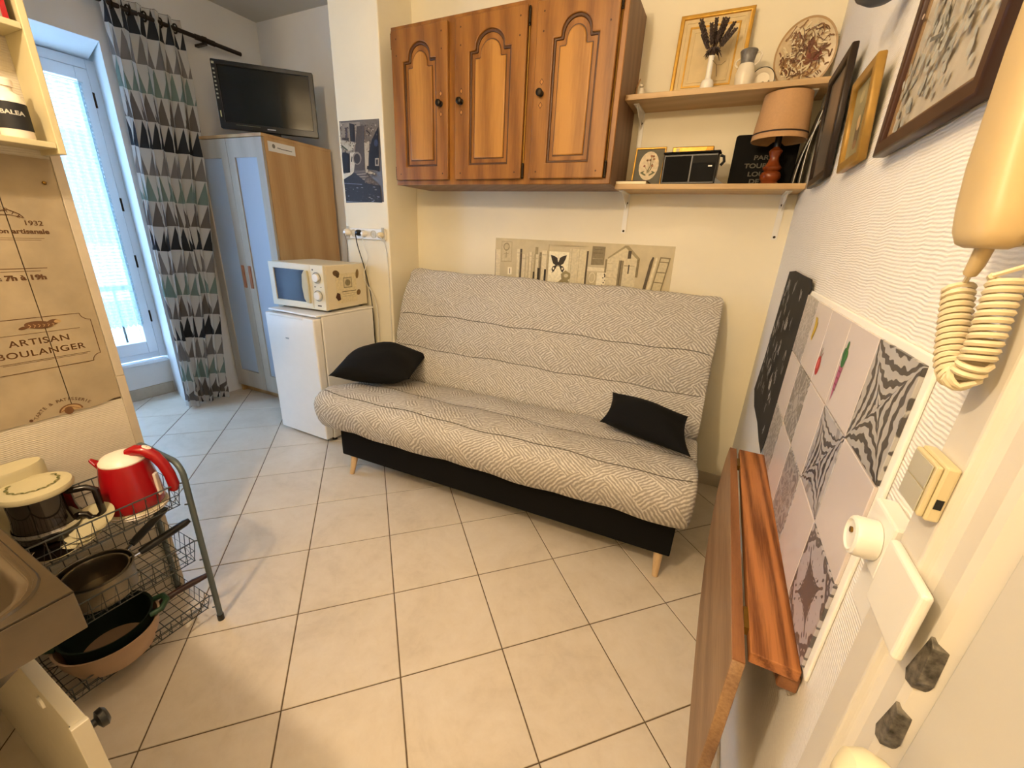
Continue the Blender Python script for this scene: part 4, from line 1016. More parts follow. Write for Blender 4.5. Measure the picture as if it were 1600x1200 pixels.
def arc_text(name, s, size, cu, cv, rad, a0, a1, par, sx=1.):
    bm = NB(); n = len(s)
    for i, ch in enumerate(s):
        if ch == ' ': continue
        a = R(a0 + (a1 - a0) * (i + .5) / n)
        me = text_mesh(ch, size, sx=sx, extrude=.0002); me.transform(PT @ T(cu + rad * math.cos(a), cv + rad * math.sin(a), .0004) @ Matrix.Rotation(a - math.pi / 2, 4, 'Z'))
        bm.from_mesh(me); bpy.data.meshes.remove(me)
    return obj(name, bm, INK, par, recalc=False)
def ptext(s, size, u, vv, sx=1., off=.0, sp=1., al='CENTER'):
    return text('lettering', s, size, PT @ T(u, vv, .0004), INK, kp, align=al, sx=sx, offset=off, spacing=sp)
def serif_text(s, size, u, vv, width):
    """capitals stretched to the given width, with short serifs"""
    me = text_mesh(s, size, extrude=.0002, offset=.0003, spacing=1.12); xs = [v_.co.x for v_ in me.vertices]; k = width / (max(xs) - min(xs)); ctr = (max(xs) + min(xs)) / 2
    me.transform(Matrix.Diagonal((k, 1, 1, 1)) @ T(-ctr, 0, 0)); me.transform(PT @ T(u, vv, .0004)); return link('lettering', me, INK, kp)
ptext('1932', .0165, -1.937, 1.304, 1.1, .0002)
ptext('Depuis', .0165, -2.05, 1.304, 1.1, .0002)
ptext('fabrication artisanale', .0160, -1.912, 1.2835, 1.12, .0004, al='RIGHT')
ptext('de 7h à 19h', .0175, -1.945, 1.168, 1.25, .0008, al='RIGHT')
serif_text('ARTISAN', .0235, -1.999, 1.0005, .117)
serif_text('BOULANGER', .0235, -1.998, .9705, .172)
arc_text('lettering', 'BOULANGERIE BONHEUR'[:11], .014, -2.02, 1.25, .093, 125, 45, kp)
arc_text('lettering', 'TARTE & PATISSERIE', .0125, -1.995, .752, .072, 152, 40, kp, sx=1.05)
inkart = []
def rule(u0, u1, vv, w=.0014): inkart.append((rct(u0, vv - w / 2, u1, vv + w / 2), '55371c'))
rule(-2.09, -1.925, 1.267, .0010); rule(-2.09, -1.932, 1.2625, .0010)
rule(-2.10, -1.938, 1.1915, .0020); rule(-2.08, -1.952, 1.1845, .0013)
rule(-2.115, -1.912, 1.023, .0012); rule(-2.10, -1.905, .950, .0012); rule(-2.08, -1.912, .9465, .0010)
L_, R_, B_, T_ = -2.125, -1.884, .922, 1.064; c_ = .020
def notch(cx, cy, a0, a1): return [(cx + c_ * math.cos(R(a0 + (a1 - a0) * k / 6)), cy + c_ * math.sin(R(a0 + (a1 - a0) * k / 6))) for k in range(7)]
outp = [(L_ + c_, T_)] + notch(R_, T_, 180, 270) + notch(R_, B_, 90, 180) + notch(L_, B_, 0, 90) + notch(L_, T_, -90, 0)
outp.append(outp[1 - 1])
for a_, b_ in zip(outp, outp[1:]):
    if a_ != b_: inkart.append((line2([a_, b_], .0017), '55371c'))
inkart += [(ell(-1.990, 1.044, .028, .0105, 18, -.12), '5d3d20'), (ell(-2.020, 1.040, .010, .004, 12, .2), '5d3d20'), (ell(-1.962, 1.0475, .013, .0075, 14, .2), '5d3d20'), (ell(-1.953, 1.0485, .007, .0045, 12), 'a98a5e')]
for k in range(6): inkart.append((line2([(-2.010 + k * .009, 1.047 - k * .0006), (-2.006 + k * .009, 1.043), (-2.010 + k * .009, 1.038)], .0013), 'a98a5e'))
inkart += [(ell(-1.985, .7885, .026, .020, 20, 0, 0, math.pi), '6a4726'), (ell(-1.985, .7885, .022, .0165, 20, 0, 0, math.pi), 'a98a5e'), (ell(-1.99, .790, .010, .012, 12), '6a4726'), (line2([(-2.005, .791), (-1.985, .800), (-1.967, .791)], .0016), '6a4726'), (ell(-2.068, .787, .004, .004, 10), '55371c')]
inkart += [(line2([(-1.998, 1.330), (-1.975, 1.335), (-1.958, 1.326), (-1.951, 1.317)], .0022), '55371c'), (line2([(-1.998, 1.322), (-1.975, 1.323), (-1.951, 1.317)], .0016), '55371c')]
flatart('print', kp, PT, inkart, dz=.0002)
nl = NB(); lathe(nl, [(0, 0), (.0035, 0), (.0045, .004), (.003, .007), (0, .008)], 12, PT @ T(-1.893, 1.405, .0002)); obj('nail', nl, M['brass'], kp, smooth=True)

# shelf unit high on the partition
su = thing('wall_unit', 'cream painted open shelf unit high on the kitchen partition', 'shelf', (-1.79, -2.2, 1.466))
obj('side_panel', bx(-1.878, -1.770, -1.8815, -1.8670, 1.470, 2.2), M['yellowcream'], su, bevel=.002)
obj('side_panel', bx(-1.878, -1.770, -2.62, -2.605, 1.470, 2.2), M['yellowcream'], su, bevel=.002)
for z in (1.482, 1.722, 1.95): obj('shelf_board', bx(-1.878, -1.772, -2.6045, -1.882, z, z + .013), M['yellowcream'], su, bevel=.0015)
bt = thing('bottle', 'white bottle with black label at the end of the cream shelf', 'bottle', (-1.815, -1.930, 1.4957))
bm = NB(); lathe(bm, [(0, 0), (.026, 0), (.028, .005), (.028, .075), (.022, .092), (.013, .098), (.0125, .108), (0, .108)], 24); obj('body', bm, M['kettlewhite'], bt, smooth=True, world=False)
bm = NB(); lathe(bm, [(.0283, .018), (.0288, .018), (.0288, .074), (.0283, .074)], 24); obj('label', bm, flatcol('15161c'), bt, smooth=True, world=False)
bm = NB(); lathe(bm, [(0, .108), (.0165, .108), (.0165, .121), (.013, .124), (0, .124)], 20); obj('cap', bm, M['kettlewhite'], bt, smooth=True, world=False)
me = text_mesh('BALEA', .0125, extrude=.0001, offset=.0004, sx=1.15)
for v_ in me.vertices:
    a_ = v_.co.x / .0289 - .25; v_.co = Vector((.0291 * math.cos(a_), .0291 * math.sin(a_), .052 + v_.co.y))
me.update(); link('lettering', me, M['socket'], bt, world=False)
rb = thing('red_box', 'red edged box standing on the middle board of the cream shelf', 'box', (-1.80, -1.93, 1.7355))
obj('box', bx(-1.86, -1.785, -2.0, -1.898, 1.736, 1.84), plain('grey_box', '8e8378', .5, vary=.1), rb, bevel=.002)
obj('red_edge', bx(-1.7845, -1.780, -1.905, -1.896, 1.736, 1.84), M['red'], rb)

# ------------------------------------------------------------------ wire trolley with kitchen things
tr_ = thing('wire_trolley', 'grey three tier wire trolley against the kitchen partition', 'trolley', (-1.73, -2.08, 0))
TX0, TX1, TY0, TY1 = -1.866, -1.598, -2.275, -1.871
for ye in (TY1, TY0):
    pts = [(TX1, ye, .006)] + [(TX1, ye, z) for z in (.2, .4, .575)]
    for k in range(1, 8):
        a = R(90 * k / 8); pts.append((TX1 - .05 + .05 * math.cos(a), ye, .585 + .05 * math.sin(a)))
    for k in range(0, 9):
        a = R(90 + 90 * k / 8); pts.append((TX0 + .05 + .05 * math.cos(a), ye, .585 + .05 * math.sin(a)))
    pts += [(TX0, ye, z) for z in (.4, .2, .006)]
    fr_ = obj('end_frame', tube(NB(), pts, .0085, 12), M['tubegrey'], tr_, smooth=True)
    for x in (TX0, TX1): obj('foot_cap', tube(NB(), [(x, ye, .0003), (x, ye, .024)], .0105, 12), M['black'], fr_, smooth=True)
def basket(zb, zt):
    x0, x1, y0, y1 = TX0 + .012, TX1 - .012, TY0 + .012, TY1 - .012
    rim = NB(); tube(rim, [(x0, y0, zt), (x1, y0, zt), (x1, y1, zt), (x0, y1, zt)], .0024, 6, closed=True)
    o = obj('basket', rim, M['wire'], tr_, smooth=True)
    lo = NB(); i_ = .010
    tube(lo, [(x0 + i_, y0 + i_, zb), (x1 - i_, y0 + i_, zb), (x1 - i_, y1 - i_, zb), (x0 + i_, y1 - i_, zb)], .0018, 6, closed=True)
    tube(lo, [(x0 + i_ / 2, y0 + i_ / 2, (zb + zt) / 2), (x1 - i_ / 2, y0 + i_ / 2, (zb + zt) / 2), (x1 - i_ / 2, y1 - i_ / 2, (zb + zt) / 2), (x0 + i_ / 2, y1 - i_ / 2, (zb + zt) / 2)], .0014, 6, closed=True)
    obj('lower_ring', lo, M['wire'], o, smooth=True)
    n = 13
    for k in range(n + 1):
        y = y0 + (y1 - y0) * k / n
        yy = min(max(y, y0 + i_), y1 - i_)
        obj('wire', tube(NB(), [(x0, y, zt), (x0 + i_, yy, zb), (x1 - i_, yy, zb), (x1, y, zt)], .0013, 5), M['wire'], o)
    for k in range(1, 8):
        x = x0 + (x1 - x0) * k / 8
        obj('wire', tube(NB(), [(x, y0, zt), (x, y0 + i_, zb - .002), (x, y1 - i_, zb - .002), (x, y1, zt)], .0013, 5), M['wire'], o)
    for ye, yb in ((TY1, y1), (TY0, y0)):
        for x, xb in ((TX0, x0), (TX1, x1)):
            for z in (zb, zt): obj('hook', tube(NB(), [(xb, yb, z), (x, ye, z)], .0022, 6), M['wire'], o)
    zz = NB(); pts = []
    for k in range(25): pts.append((x1 - i_ * .5 + .002, y0 + .01 + (y1 - y0 - .02) * k / 24, zt - .01 if k % 2 else zb + .004))
    tube(zz, pts, .0011, 5); obj('zigzag_wire', zz, M['wire'], o)
BZ = ((.490, .568), (.270, .348), (.060, .112))
for a_, b_ in BZ: basket(a_, b_)
kt = thing('kettle', 'red electric kettle with white lid on the top tier of the trolley', 'kettle', (-1.705, -1.962, BZ[0][0] + .0025), R(38))
# local x points towards the handle
bm = NB(); lathe(bm, [(0, .0005), (.070, .0005), (.074, .006), (.075, .014), (.070, .020), (0, .020)], 32)
kb = obj('kettle_base', bm, M['yellowcream'], kt, smooth=True, world=False)
for z in (.006, .013): obj('base_ring', lathe(NB(), [(.0745, z - .001), (.077, z), (.0745, z + .002)], 32), M['kettlewhite'], kb, smooth=True, world=False)
bm = NB(); lathe(bm, [(0, .021), (.069, .021), (.072, .028), (.071, .05), (.066, .10), (.060, .14), (.056, .162), (.054, .168), (0, .168)], 36)
obj('body', bm, M['red'], kt, smooth=True, world=False)
bm = NB(); lathe(bm, [(.0535, .168), (.054, .172), (.046, .184), (.026, .193), (0, .196)], 36); obj('lid', bm, M['kettlewhite'], kt, smooth=True, world=False)
bm = NB(); prism(bm, [(-.045, -.022, .135), (-.045, .022, .135), (-.082, .006, .170), (-.082, -.006, .170)], (0.002, 0, .008)); prism(bm, [(-.045, -.024, .120), (-.045, .024, .120), (-.06, .02, .17), (-.06, -.02, .17)], (.02, 0, 0)); obj('spout', bm, M['red'], kt, world=False, bevel=.003)
hp = [(.018, 0, .190), (.040, 0, .199), (.062, 0, .195), (.082, 0, .178), (.098, 0, .148), (.108, 0, .112), (.112, 0, .078), (.108, 0, .058)]
bm = NB(); tube(bm, hp, [.014, .0165, .0165, .0155, .0145, .0145, .0145, .011], 14)
hdl = obj('handle', bm, M['red'], kt, smooth=True, world=False)
bm = NB(); lathe(bm, [(0, -.003), (.010, -.002), (.010, .001), (.006, .003), (0, .003)], 16, T(.068, 0, .2065) @ Matrix.Rotation(R(28), 4, 'Y') @ Matrix.Diagonal((1.2, .8, 1, 1))); obj('switch_button', bm, M['kettlewhite'], hdl, smooth=True, world=False)
obj('water_window', bx(.066, .0745, -.008, .008, .045, .12), M['kettlewhite'], kt, world=False, bevel=.003)
# coffee maker
cm = thing('coffee_maker', 'dark coffee maker with cream lid on the top tier of the trolley', 'coffee maker', (-1.735, -2.135, BZ[0][0] + .0025), R(10))
bm = NB(); lathe(bm, [(0, .001), (.066, .001), (.070, .006), (.070, .016), (0, .018)], 32, Matrix.Diagonal((1, 1, 1, 1))); obj('hot_plate', bm, M['coffee'], cm, smooth=True, world=False)
carafe = plain('smoked_glass', '1b120c', .08, 0, .7)
bm = NB(); lathe(bm, [(0, .019), (.050, .019), (.062, .028), (.066, .055), (.062, .08), (.060, .095), (.060, .152), (.0, .152)], 36); obj('carafe', bm, carafe, cm, smooth=True, world=False)
bm = NB(); lathe(bm, [(.0665, .050), (.0675, .055), (.0665, .062)], 36); obj('steel_band', bm, M['chrome'], cm, smooth=True, world=False)
bm = NB(); lathe(bm, [(.060, .1525), (.071, .155), (.073, .162), (.070, .170), (.055, .176), (.035, .175), (0, .177)], 36)
ld = obj('lid', bm, M['yellowcream'], cm, smooth=True, world=False)
shp = []
for k in range(22):
    a = R(-140 + 240 * k / 21); shp.append((ell(.046 * math.cos(a), .046 * math.sin(a), .006, .0025, 7, a + 1.57 + (.6 if k % 2 else -.6)), ['6a6a3a', '7b7440', '575a30'][k % 3]))
wr = flatart('wreath_print', None, T(0, 0, .1772), shp); wr.parent = ld
bm = NB(); tube(bm, [(.058, 0, .140), (.095, 0, .142), (.112, 0, .132), (.112, 0, .06), (.100, 0, .045), (.085, 0, .046), (.078, 0, .06), (.064, 0, .062)], [.009, .0085, .0085, .008, .008, .008, .008, .008], 10)
bm.transform(Matrix.Rotation(R(42), 4, 'Z')); obj('handle', bm, M['coffee'], cm, smooth=True, world=False)
bm = NB(); lathe(bm, [(0, .02), (.050, .02), (.052, .04), (.052, .195), (.048, .204), (0, .206)], 28, T(-.085, .002, 0) @ Matrix.Diagonal((.72, 1.25, 1, 1))); obj('water_tank', bm, M['yellowcream'], cm, smooth=True, world=False)
# plates and dish on the top tier in front
dsh = thing('dish', 'small dark dish lying in front of the coffee maker on the trolley', 'dish', (-1.655, -2.155, BZ[0][0] + .0025))
bm = NB(); lathe(bm, [(0, .001), (.028, .001), (.042, .014), (.044, .0145), (.0435, .012), (.03, .0035), (0, .003)], 28); obj('bowl', bm, M['coffee'], dsh, smooth=True, world=False)
rmb = NB(); lathe(rmb, [(.0435, .0148), (.0452, .0152), (.0452, .0135), (.0435, .0132)], 28); obj('rim', rmb, M['yellowcream'], dsh, smooth=True, world=False)
for k in range(3):
    p = thing('saucer', ['cream saucer nearest the kettle in the leaning row on the trolley', 'middle cream saucer of the leaning row on the trolley', 'cream saucer nearest the sink in the leaning row on the trolley'][k], 'saucer', (-1.668, -2.095 + k * .012, BZ[0][0] + .0025 + k * .009), 0, 'leaning cream saucers on the trolley')
    bm = NB(); lathe(bm, [(0, -.003), (.025, -.003), (.052, .004), (.053, .006), (.026, 0), (0, 0)], 28, T(0, 0, .026) @ Matrix.Rotation(R(24), 4, 'X') @ Matrix.Rotation(R(12), 4, 'Y')); obj('saucer_body', bm, M['yellowcream'], p, smooth=True, world=False)
# saucepans on the middle tier
def saucepan(label, c, r, h, hdir, hl, rise, body, z0, hm='black', lugs=False):
    p = thing('saucepan', label, 'saucepan', (c[0], c[1], z0), 0)
    bm = NB(); lathe(bm, [(0, .0005), (r * .93, .0005), (r * .97, .004), (r, h - .003), (r + .003, h), (r - .001, h + .001), (r - .003, h - .003), (r * .95, .006), (0, .004)], 40); obj('pan_body', bm, body, p, smooth=True, world=False)
    d = Vector((math.cos(hdir), math.sin(hdir), 0)); s_ = d * (r - .001) + Vector((0, 0, h - .012))
    obj('handle_stub', tube(NB(), [s_, s_ + d * .03 + Vector((0, 0, rise * .15))], .005, 8), M['chrome'], p, smooth=True, world=False)
    b = s_ + d * .03 + Vector((0, 0, rise * .15)); e = s_ + d * (.03 + hl) + Vector((0, 0, rise))
    obj('handle', tube(NB(), [b, b.lerp(e, .15), b.lerp(e, .9), e], [.010, .0125, .0120, .008], 12), M[hm] if isinstance(hm, str) else hm, p, smooth=True, world=False)
    return p
pansteel = plain('pan_steel', '8d8474', .28, .9, vary=.1)
saucepan('steel saucepan with black handle on the middle tier of the trolley', (-1.715, -2.095), .088, .082, R(112), .135, .045, pansteel, BZ[1][0] + .003)
saucepan('smaller steel saucepan nested inside the other saucepan', (-1.706, -2.092), .072, .076, R(86), .140, .035, pansteel, BZ[1][0] + .0085)
# bottom tier: bowl, green pot, pan
bw = thing('sauce_pan', 'big beige pan with burgundy handle on the bottom tier of the trolley', 'pan', (-1.685, -2.115, BZ[2][0] + .003))
bm = NB(); lathe(bm, [(0, .0005), (.075, .0005), (.095, .02), (.112, .065), (.118, .105), (.121, .108), (.115, .106), (.108, .065), (.09, .024), (0, .005)], 44); obj('pan_body', bm, M['bowl'], bw, smooth=True, world=False)
obj('handle', tube(NB(), [(.012, .119, .085), (.016, .135, .092), (.020, .165, .098), (.030, .215, .103), (.040, .262, .104)], [.008, .012, .0095, .0115, .008], 12), M['burgundy'], bw, smooth=True, world=False)
gp = thing('green_pot', 'dark green pot with green lug handles nested in the beige pan', 'pot', (-1.692, -2.112, BZ[2][0] + .009))
bm = NB(); lathe(bm, [(0, .001), (.080, .001), (.097, .045), (.106, .120), (.1095, .124), (.103, .121), (.093, .045), (.075, .007), (0, .007)], 44); gb = obj('pot_body', bm, M['greenpot'], gp, smooth=True, world=False)
for a in (R(62), R(242)):
    d = Vector((math.cos(a), math.sin(a), 0)); q_ = Vector((-d.y, d.x, 0)); z_ = Vector((0, 0, .112))
    obj('lug', tube(NB(), [d * .103 + q_ * .034 + z_, d * .130 + q_ * .030 + z_ * 1.05, d * .142 + z_ * 1.08, d * .130 - q_ * .030 + z_ * 1.05, d * .103 - q_ * .034 + z_], .0085, 10), M['greenpot2'], gp, smooth=True, world=False)

# ------------------------------------------------------------------ sink unit
sk = thing('sink_unit', 'stainless steel sink unit on white cabinet at the lower left', 'sink', (-1.41, -2.8, 0))
SX0, SX1, SY0, SY1, SZ = -1.874, -.95, -3.39, -2.281, .85
hole = rrect(-1.80, -2.86, -.972, -2.303, .06, 6)
tpl = slab('worktop', [rct(SX0, SY0, SX1, SY1), hole], .004, frame3((0, 0, SZ - .004), (1, 0, 0), (0, 1, 0)), M['steel'], sk, bevel=.0015)
bm = NB(); box(bm, SX1 - .003, SX1, SY0, SY1, SZ - .068, SZ - .004); box(bm, SX0, SX1 - .003, SY1 - .003, SY1, SZ - .068, SZ - .004); box(bm, SX0, SX1, SY0, SY1, SZ - .069, SZ - .066) if False else None
obj('apron', bm, M['steel'], sk, bevel=.001)
bm = NB(); rings = []
for k_, (ins, dz, rr) in enumerate([(0, -.001, .06), (.006, -.004, .062), (.012, -.016, .065), (.022, -.12, .07), (.04, -.145, .07), (.10, -.15, .08)]):
    rings.append([bm.verts.new((p[0], p[1], SZ + dz)) for p in rrect(-1.80 + ins, -2.86 + ins, -.972 - ins, -2.303 - ins, rr, 6)])
for A, B in zip(rings, rings[1:]):
    for i in range(len(A)): bm.faces.new((A[i], A[(i + 1) % len(A)], B[(i + 1) % len(B)], B[i]))
bm.faces.new(rings[-1]); obj('basin', bm, M['steel'], sk, smooth=True)
rl = NB(); tube(rl, [(p[0], p[1], SZ) for p in rrect(-1.808, -2.868, -.964, -2.295, .066, 6)], .004, 6, closed=True); obj('basin_rim', rl, M['steel'], sk, smooth=True)
cabm = plain('white_melamine', 'd9d2c0', .45, vary=.02)
side = obj('side_panel', bx(-1.87, -.934, -2.334, -2.317, .0, .65), cabm, sk, bevel=.001)
obj('side_panel', bx(-1.87, -.97, -3.38, -3.362, .0, .65), cabm, sk, bevel=.001)
obj('top_rail', bx(-1.87, -1.80, -3.36, -2.30, .65, .778), cabm, sk); obj('back_board', bx(-1.872, -1.868, -3.36, -2.336, .1, .65), cabm, sk)
for (x, y) in ((-1.5, -2.326), (-1.02, -3.37), (-1.5, -3.37)): obj('support', bx(x - .03, x + .03, y - .01, y + .01, .65, .781), cabm, sk)
obj('end_cap', bx(-.942, -.933, -2.336, -2.3165, .0, .651), cabm, side, bevel=.0008)
obj('gap_shadow_strip', bx(-.9455, -.9425, -2.3345, -2.333, .0, .6495), M['black'], side)  # black strip on the face, painted shade of a narrow gap
pb = NB(); lathe(pb, [(.011, 0), (.010, .003), (0, .0045)], 16, frame3((-1.065, -2.3342, .612), (1, 0, 0), (0, 0, 1))); obj('cover_cap', pb, M['white'], side, smooth=True)
pb = NB(); lathe(pb, [(0, 0), (.006, 0), (.006, .006), (.014, .009), (.015, .016), (.010, .020), (0, .020)], 18, frame3((-.948, -2.3165, .622), (-1, 0, 0), (0, 0, 1))); obj('knob', pb, M['black'], side, smooth=True)

# ------------------------------------------------------------------ folding wall table
tb = thing('folding_table', 'orange pine folding wall table with its leaf hanging down', 'table', (-.05, -1.4, .3))
obj('fixed_shelf', bx(-.0785, -.007, -1.79, -1.0, .690, .712), M['pine'], tb, bevel=.002)
leafp = [(1.0, .710), (.965, .655), (.945, .585), (.955, .525), (.99, .455), (1.06, .385), (1.15, .335), (1.28, .303), (1.42, .288), (1.60, .283), (1.812, .283), (1.822, .50), (1.818, .710)]
slab('drop_leaf', [leafp], .020, frame3((-.0865, 0, 0), (0, -1, 0), (0, 0, 1)), M['pinedull'], tb, bevel=.002)
obj('leaf_edge', bx(-.1058, -.0872, -1.816, -1.004, .7095, .7125), M['pineend'], tb)
obj('wall_batten', bx(-.03, -.0005, -1.782, -1.02, .655, .6895), M['pineend'], tb, bevel=.004)
bm = NB(); prism(bm, [(-.072, -1.74, .688), (-.001, -1.74, .688), (-.001, -1.74, .63), (-.02, -1.74, .625), (-.04, -1.74, .665), (-.072, -1.74, .672)], (0, .022, 0)); obj('support_bracket', bm, M['pineend'], tb, bevel=.003)
for y0 in (-1.74, -1.12): obj('hinge', bx(-.0863, -.0787, y0, y0 + .05, .695, .711), M['brass'], tb)

# ------------------------------------------------------------------ switch, sockets and entry phone
sw = thing('light_switch', 'cream box light switch on the door casing under the phone cord', 'switch', (-.016, -1.923, 1.107))
obj('box', bx(-.029, -.0183, -1.950, -1.898, 1.104, 1.160), M['switch'], sw, bevel=.002)
obj('cover', bx(-.034, -.0293, -1.948, -1.90, 1.106, 1.158), M['switch'], sw, bevel=.0015)
for z0, z1 in ((1.133, 1.156), (1.108, 1.1315)): obj('rocker', bx(-.0355, -.0345, -1.944, -1.904, z0, z1), M['switchgrey'], sw, bevel=.0004)
obj('slot', bx(-.0265, -.021, -1.9507, -1.9502, 1.118, 1.128), M['black'], sw)
so = thing('wall_socket', 'white square wall socket holding a round plug beside the tiles', 'socket', (-.01, -1.87, .99))
obj('plate', bx(-.022, -.0005, -1.898, -1.830, .988, 1.060), M['socket'], so, bevel=.003)
pl = thing('plug', 'round white plug pushed into the wall socket beside the tiles', 'plug', (-.04, -1.868, 1.0))
m4 = frame3((-.0225, -1.868, 1.022), (0, -1, 0), (0, 0, 1))
bm = NB(); lathe(bm, [(.0235, 0), (.0235, .018), (.022, .022), (.018, .0235), (.016, .0215), (0, .0205)], 32, m4); obj('body', bm, M['socket'], pl, smooth=True)
bm = NB(); lathe(bm, [(0, .0206), (.0035, .0206), (.0035, .023), (0, .023)], 12, m4 @ T(-.004, .004, 0)); obj('pin_hole', bm, M['brass'], pl, smooth=True)
so2 = thing('wall_socket', 'wide white blank cover plate below the light switch', 'socket', (-.016, -1.95, .98))
bm = bx(-.028, -.0183, -1.994, -1.909, .975, 1.055); obj('plate', bm, M['socket'], so2, bevel=.004, seg=3)
obj('back_box', bx(-.013, -.0005, -1.898, -1.842, .925, .986), M['socket'], so2, bevel=.002)

ph = thing('entry_phone', 'old cream entry phone with coiled cord by the door', 'telephone', (-.02, -1.93, 1.345))
obj('base_plate', bx(-.026, -.0005, -2.02, -1.872, 1.346, 1.60), M['phone2'], ph, bevel=.006, seg=3)
secs = [(1.343, -.046, -1.903, .016, .011), (1.346, -.046, -1.902, .024, .016), (1.356, -.046, -1.899, .031, .0185), (1.375, -.046, -1.892, .034, .019), (1.41, -.047, -1.884, .034, .019), (1.45, -.049, -1.879, .032, .017), (1.50, -.051, -1.876, .031, .016), (1.56, -.051, -1.874, .030, .016), (1.62, -.048, -1.873, .031, .018), (1.65, -.047, -1.873, .028, .017), (1.655, -.047, -1.873, .01, .01)]
bm = NB(); rings = []
for z, x, y, ry, rx in secs:
    rings.append([bm.verts.new((x + (1 if math.cos(t) > 0 else -1) * abs(math.cos(t)) ** .65 * rx, y + (1 if math.sin(t) > 0 else -1) * abs(math.sin(t)) ** .65 * ry, z)) for t in [2 * math.pi * k / 28 for k in range(28)]])
for A, B in zip(rings, rings[1:]):
    for i in range(28): bm.faces.new((A[i], A[(i + 1) % 28], B[(i + 1) % 28], B[i]))
bm.faces.new(rings[0][::-1]); bm.faces.new(rings[-1]); obj('handset', bm, M['phone'], ph, smooth=2)
obj('strain_relief', tube(NB(), [(-.046, -1.903, 1.345), (-.0455, -1.899, 1.330), (-.045, -1.894, 1.322)], [.0062, .0058, .005], 10), M['phone'], ph, smooth=True)
path = [(-.042, -1.876, 1.309), (-.042, -1.889, 1.288), (-.042, -1.901, 1.268), (-.042, -1.913, 1.250), (-.0415, -1.922, 1.240), (-.040, -1.930, 1.236), (-.0385, -1.937, 1.240), (-.037, -1.940, 1.252), (-.036, -1.937, 1.272), (-.035, -1.931, 1.297), (-.034, -1.925, 1.322)]
pv = [Vector(p) for p in path]; seg = [(b - a).length for a, b in zip(pv, pv[1:])]; tot = sum(seg)
def along(s_):
    for a, b, L in zip(pv, pv[1:], seg):
        if s_ <= L: return a.lerp(b, s_ / L), (b - a).normalized()
        s_ -= L
    return pv[-1], (pv[-1] - pv[-2]).normalized()
turns = 30; pts = []
for k in range(turns * 12 + 1):
    c_, t_ = along(tot * k / (turns * 12)); u_ = t_.cross(Vector((0, 1, .2))).normalized(); w_ = t_.cross(u_); a = 2 * math.pi * k / 12
    pts.append(c_ + (u_ * math.cos(a) + w_ * math.sin(a)) * .0092)
cordm = obj('coiled_cord', tube(NB(), pts, .0027, 6), M['phone2'], ph, smooth=True)
obj('cord_lead', tube(NB(), [(-.045, -1.894, 1.322), (-.043, -1.886, 1.315), pts[0]], .0021, 6), M['phone2'], ph, smooth=True)
obj('cord_lead', tube(NB(), [pts[-1], (-.022, -1.935, 1.336), (-.016, -1.955, 1.3465)], .0021, 6), M['phone2'], ph, smooth=True)

# power strip and cables on the pillar
ps = thing('power_strip', 'white multi socket strip screwed to the pillar under the alley print', 'power strip', (-2.36, -.295, 1.255))
obj('strip_body', bx(-2.52, -2.19, -.300, -.2845, 1.262, 1.328), M['socket'], ps, bevel=.004)
for x in (-2.455, -2.37, -2.285):
    bm = NB(); lathe(bm, [(.024, 0), (.024, .003), (.021, .003), (.020, .0008), (0, .0008)], 24, frame3((x, -.3003, 1.295), (1, 0, 0), (0, 0, 1))); obj('outlet', bm, flatcol('c9c3b2'), ps, smooth=True)
for x in (-2.505, -2.205): obj('end_clip', bx(x - .012, x + .012, -.303, -.3005, 1.255, 1.337), flatcol('b9b2a0'), ps, bevel=.001)
def plug(label, x, z, m, r=.019):
    t = thing('plug', label, 'plug', (x, -.31, z - r))
    bm = NB(); lathe(bm, [(r, 0), (r, .018), (r * .8, .026), (r * .45, .034), (0, .034)], 18, frame3((x, -.3042, z), (1, 0, 0), (0, 0, 1))); obj('body', bm, m, t, smooth=True)
    return t
def cable(label, pts, m, r=.0032):
    n = []; P = [Vector(p) for p in pts]; P = [P[0]] + P + [P[-1]]
    for i in range(1, len(P) - 2):
        for k in range(6):
            q = k / 6; a, b, c, d = P[i - 1], P[i], P[i + 1], P[i + 2]
            n.append(.5 * ((2 * b) + (c - a) * q + (2 * a - 5 * b + 4 * c - d) * q * q + (3 * b - a - 3 * c + d) * q ** 3))
    n.append(P[-2]); return tag(obj('cable', tube(NB(), n, r, 7), m, None, smooth=True), label, 'cable')
plug('white plug at the left end of the pillar power strip', -2.502, 1.298, M['white'], .022)
plug('black plug in the middle of the pillar power strip', -2.40, 1.300, M['black'])
plug('white plug right of the black one on the pillar power strip', -2.352, 1.297, M['white'], .018)
plug('cream plug at the right end of the pillar power strip', -2.215, 1.293, M['cream'], .018)
cable('black cable hanging from the black plug behind the microwave', [(-2.40, -.342, 1.295), (-2.385, -.345, 1.22), (-2.355, -.335, 1.10), (-2.335, -.325, .98), (-2.325, -.315, .86), (-2.322, -.312, .6), (-2.322, -.31, .3)], M['cable_black'])
cable('grey cable hanging from the leftmost plug to behind the microwave', [(-2.502, -.34, 1.292), (-2.49, -.335, 1.24), (-2.497, -.325, 1.19), (-2.515, -.315, 1.13), (-2.52, -.312, 1.0), (-2.5, -.312, .5)], flatcol('6f6b60'), .0026)
cable('white cable waving down from the plug beside the black one', [(-2.352, -.34, 1.292), (-2.335, -.335, 1.22), (-2.325, -.322, 1.15), (-2.345, -.347, 1.05), (-2.335, -.347, .99), (-2.300, -.335, .93), (-2.295, -.30, .80), (-2.3, -.296, .4)], M['cable_white'], .0026)
cable('white cable running down the right edge of the pillar', [(-2.215, -.34, 1.29), (-2.196, -.325, 1.27), (-2.190, -.300, 1.22), (-2.188, -.2885, 1.1), (-2.188, -.2885, .6), (-2.188, -.2885, .1)], M['cable_white'], .003)

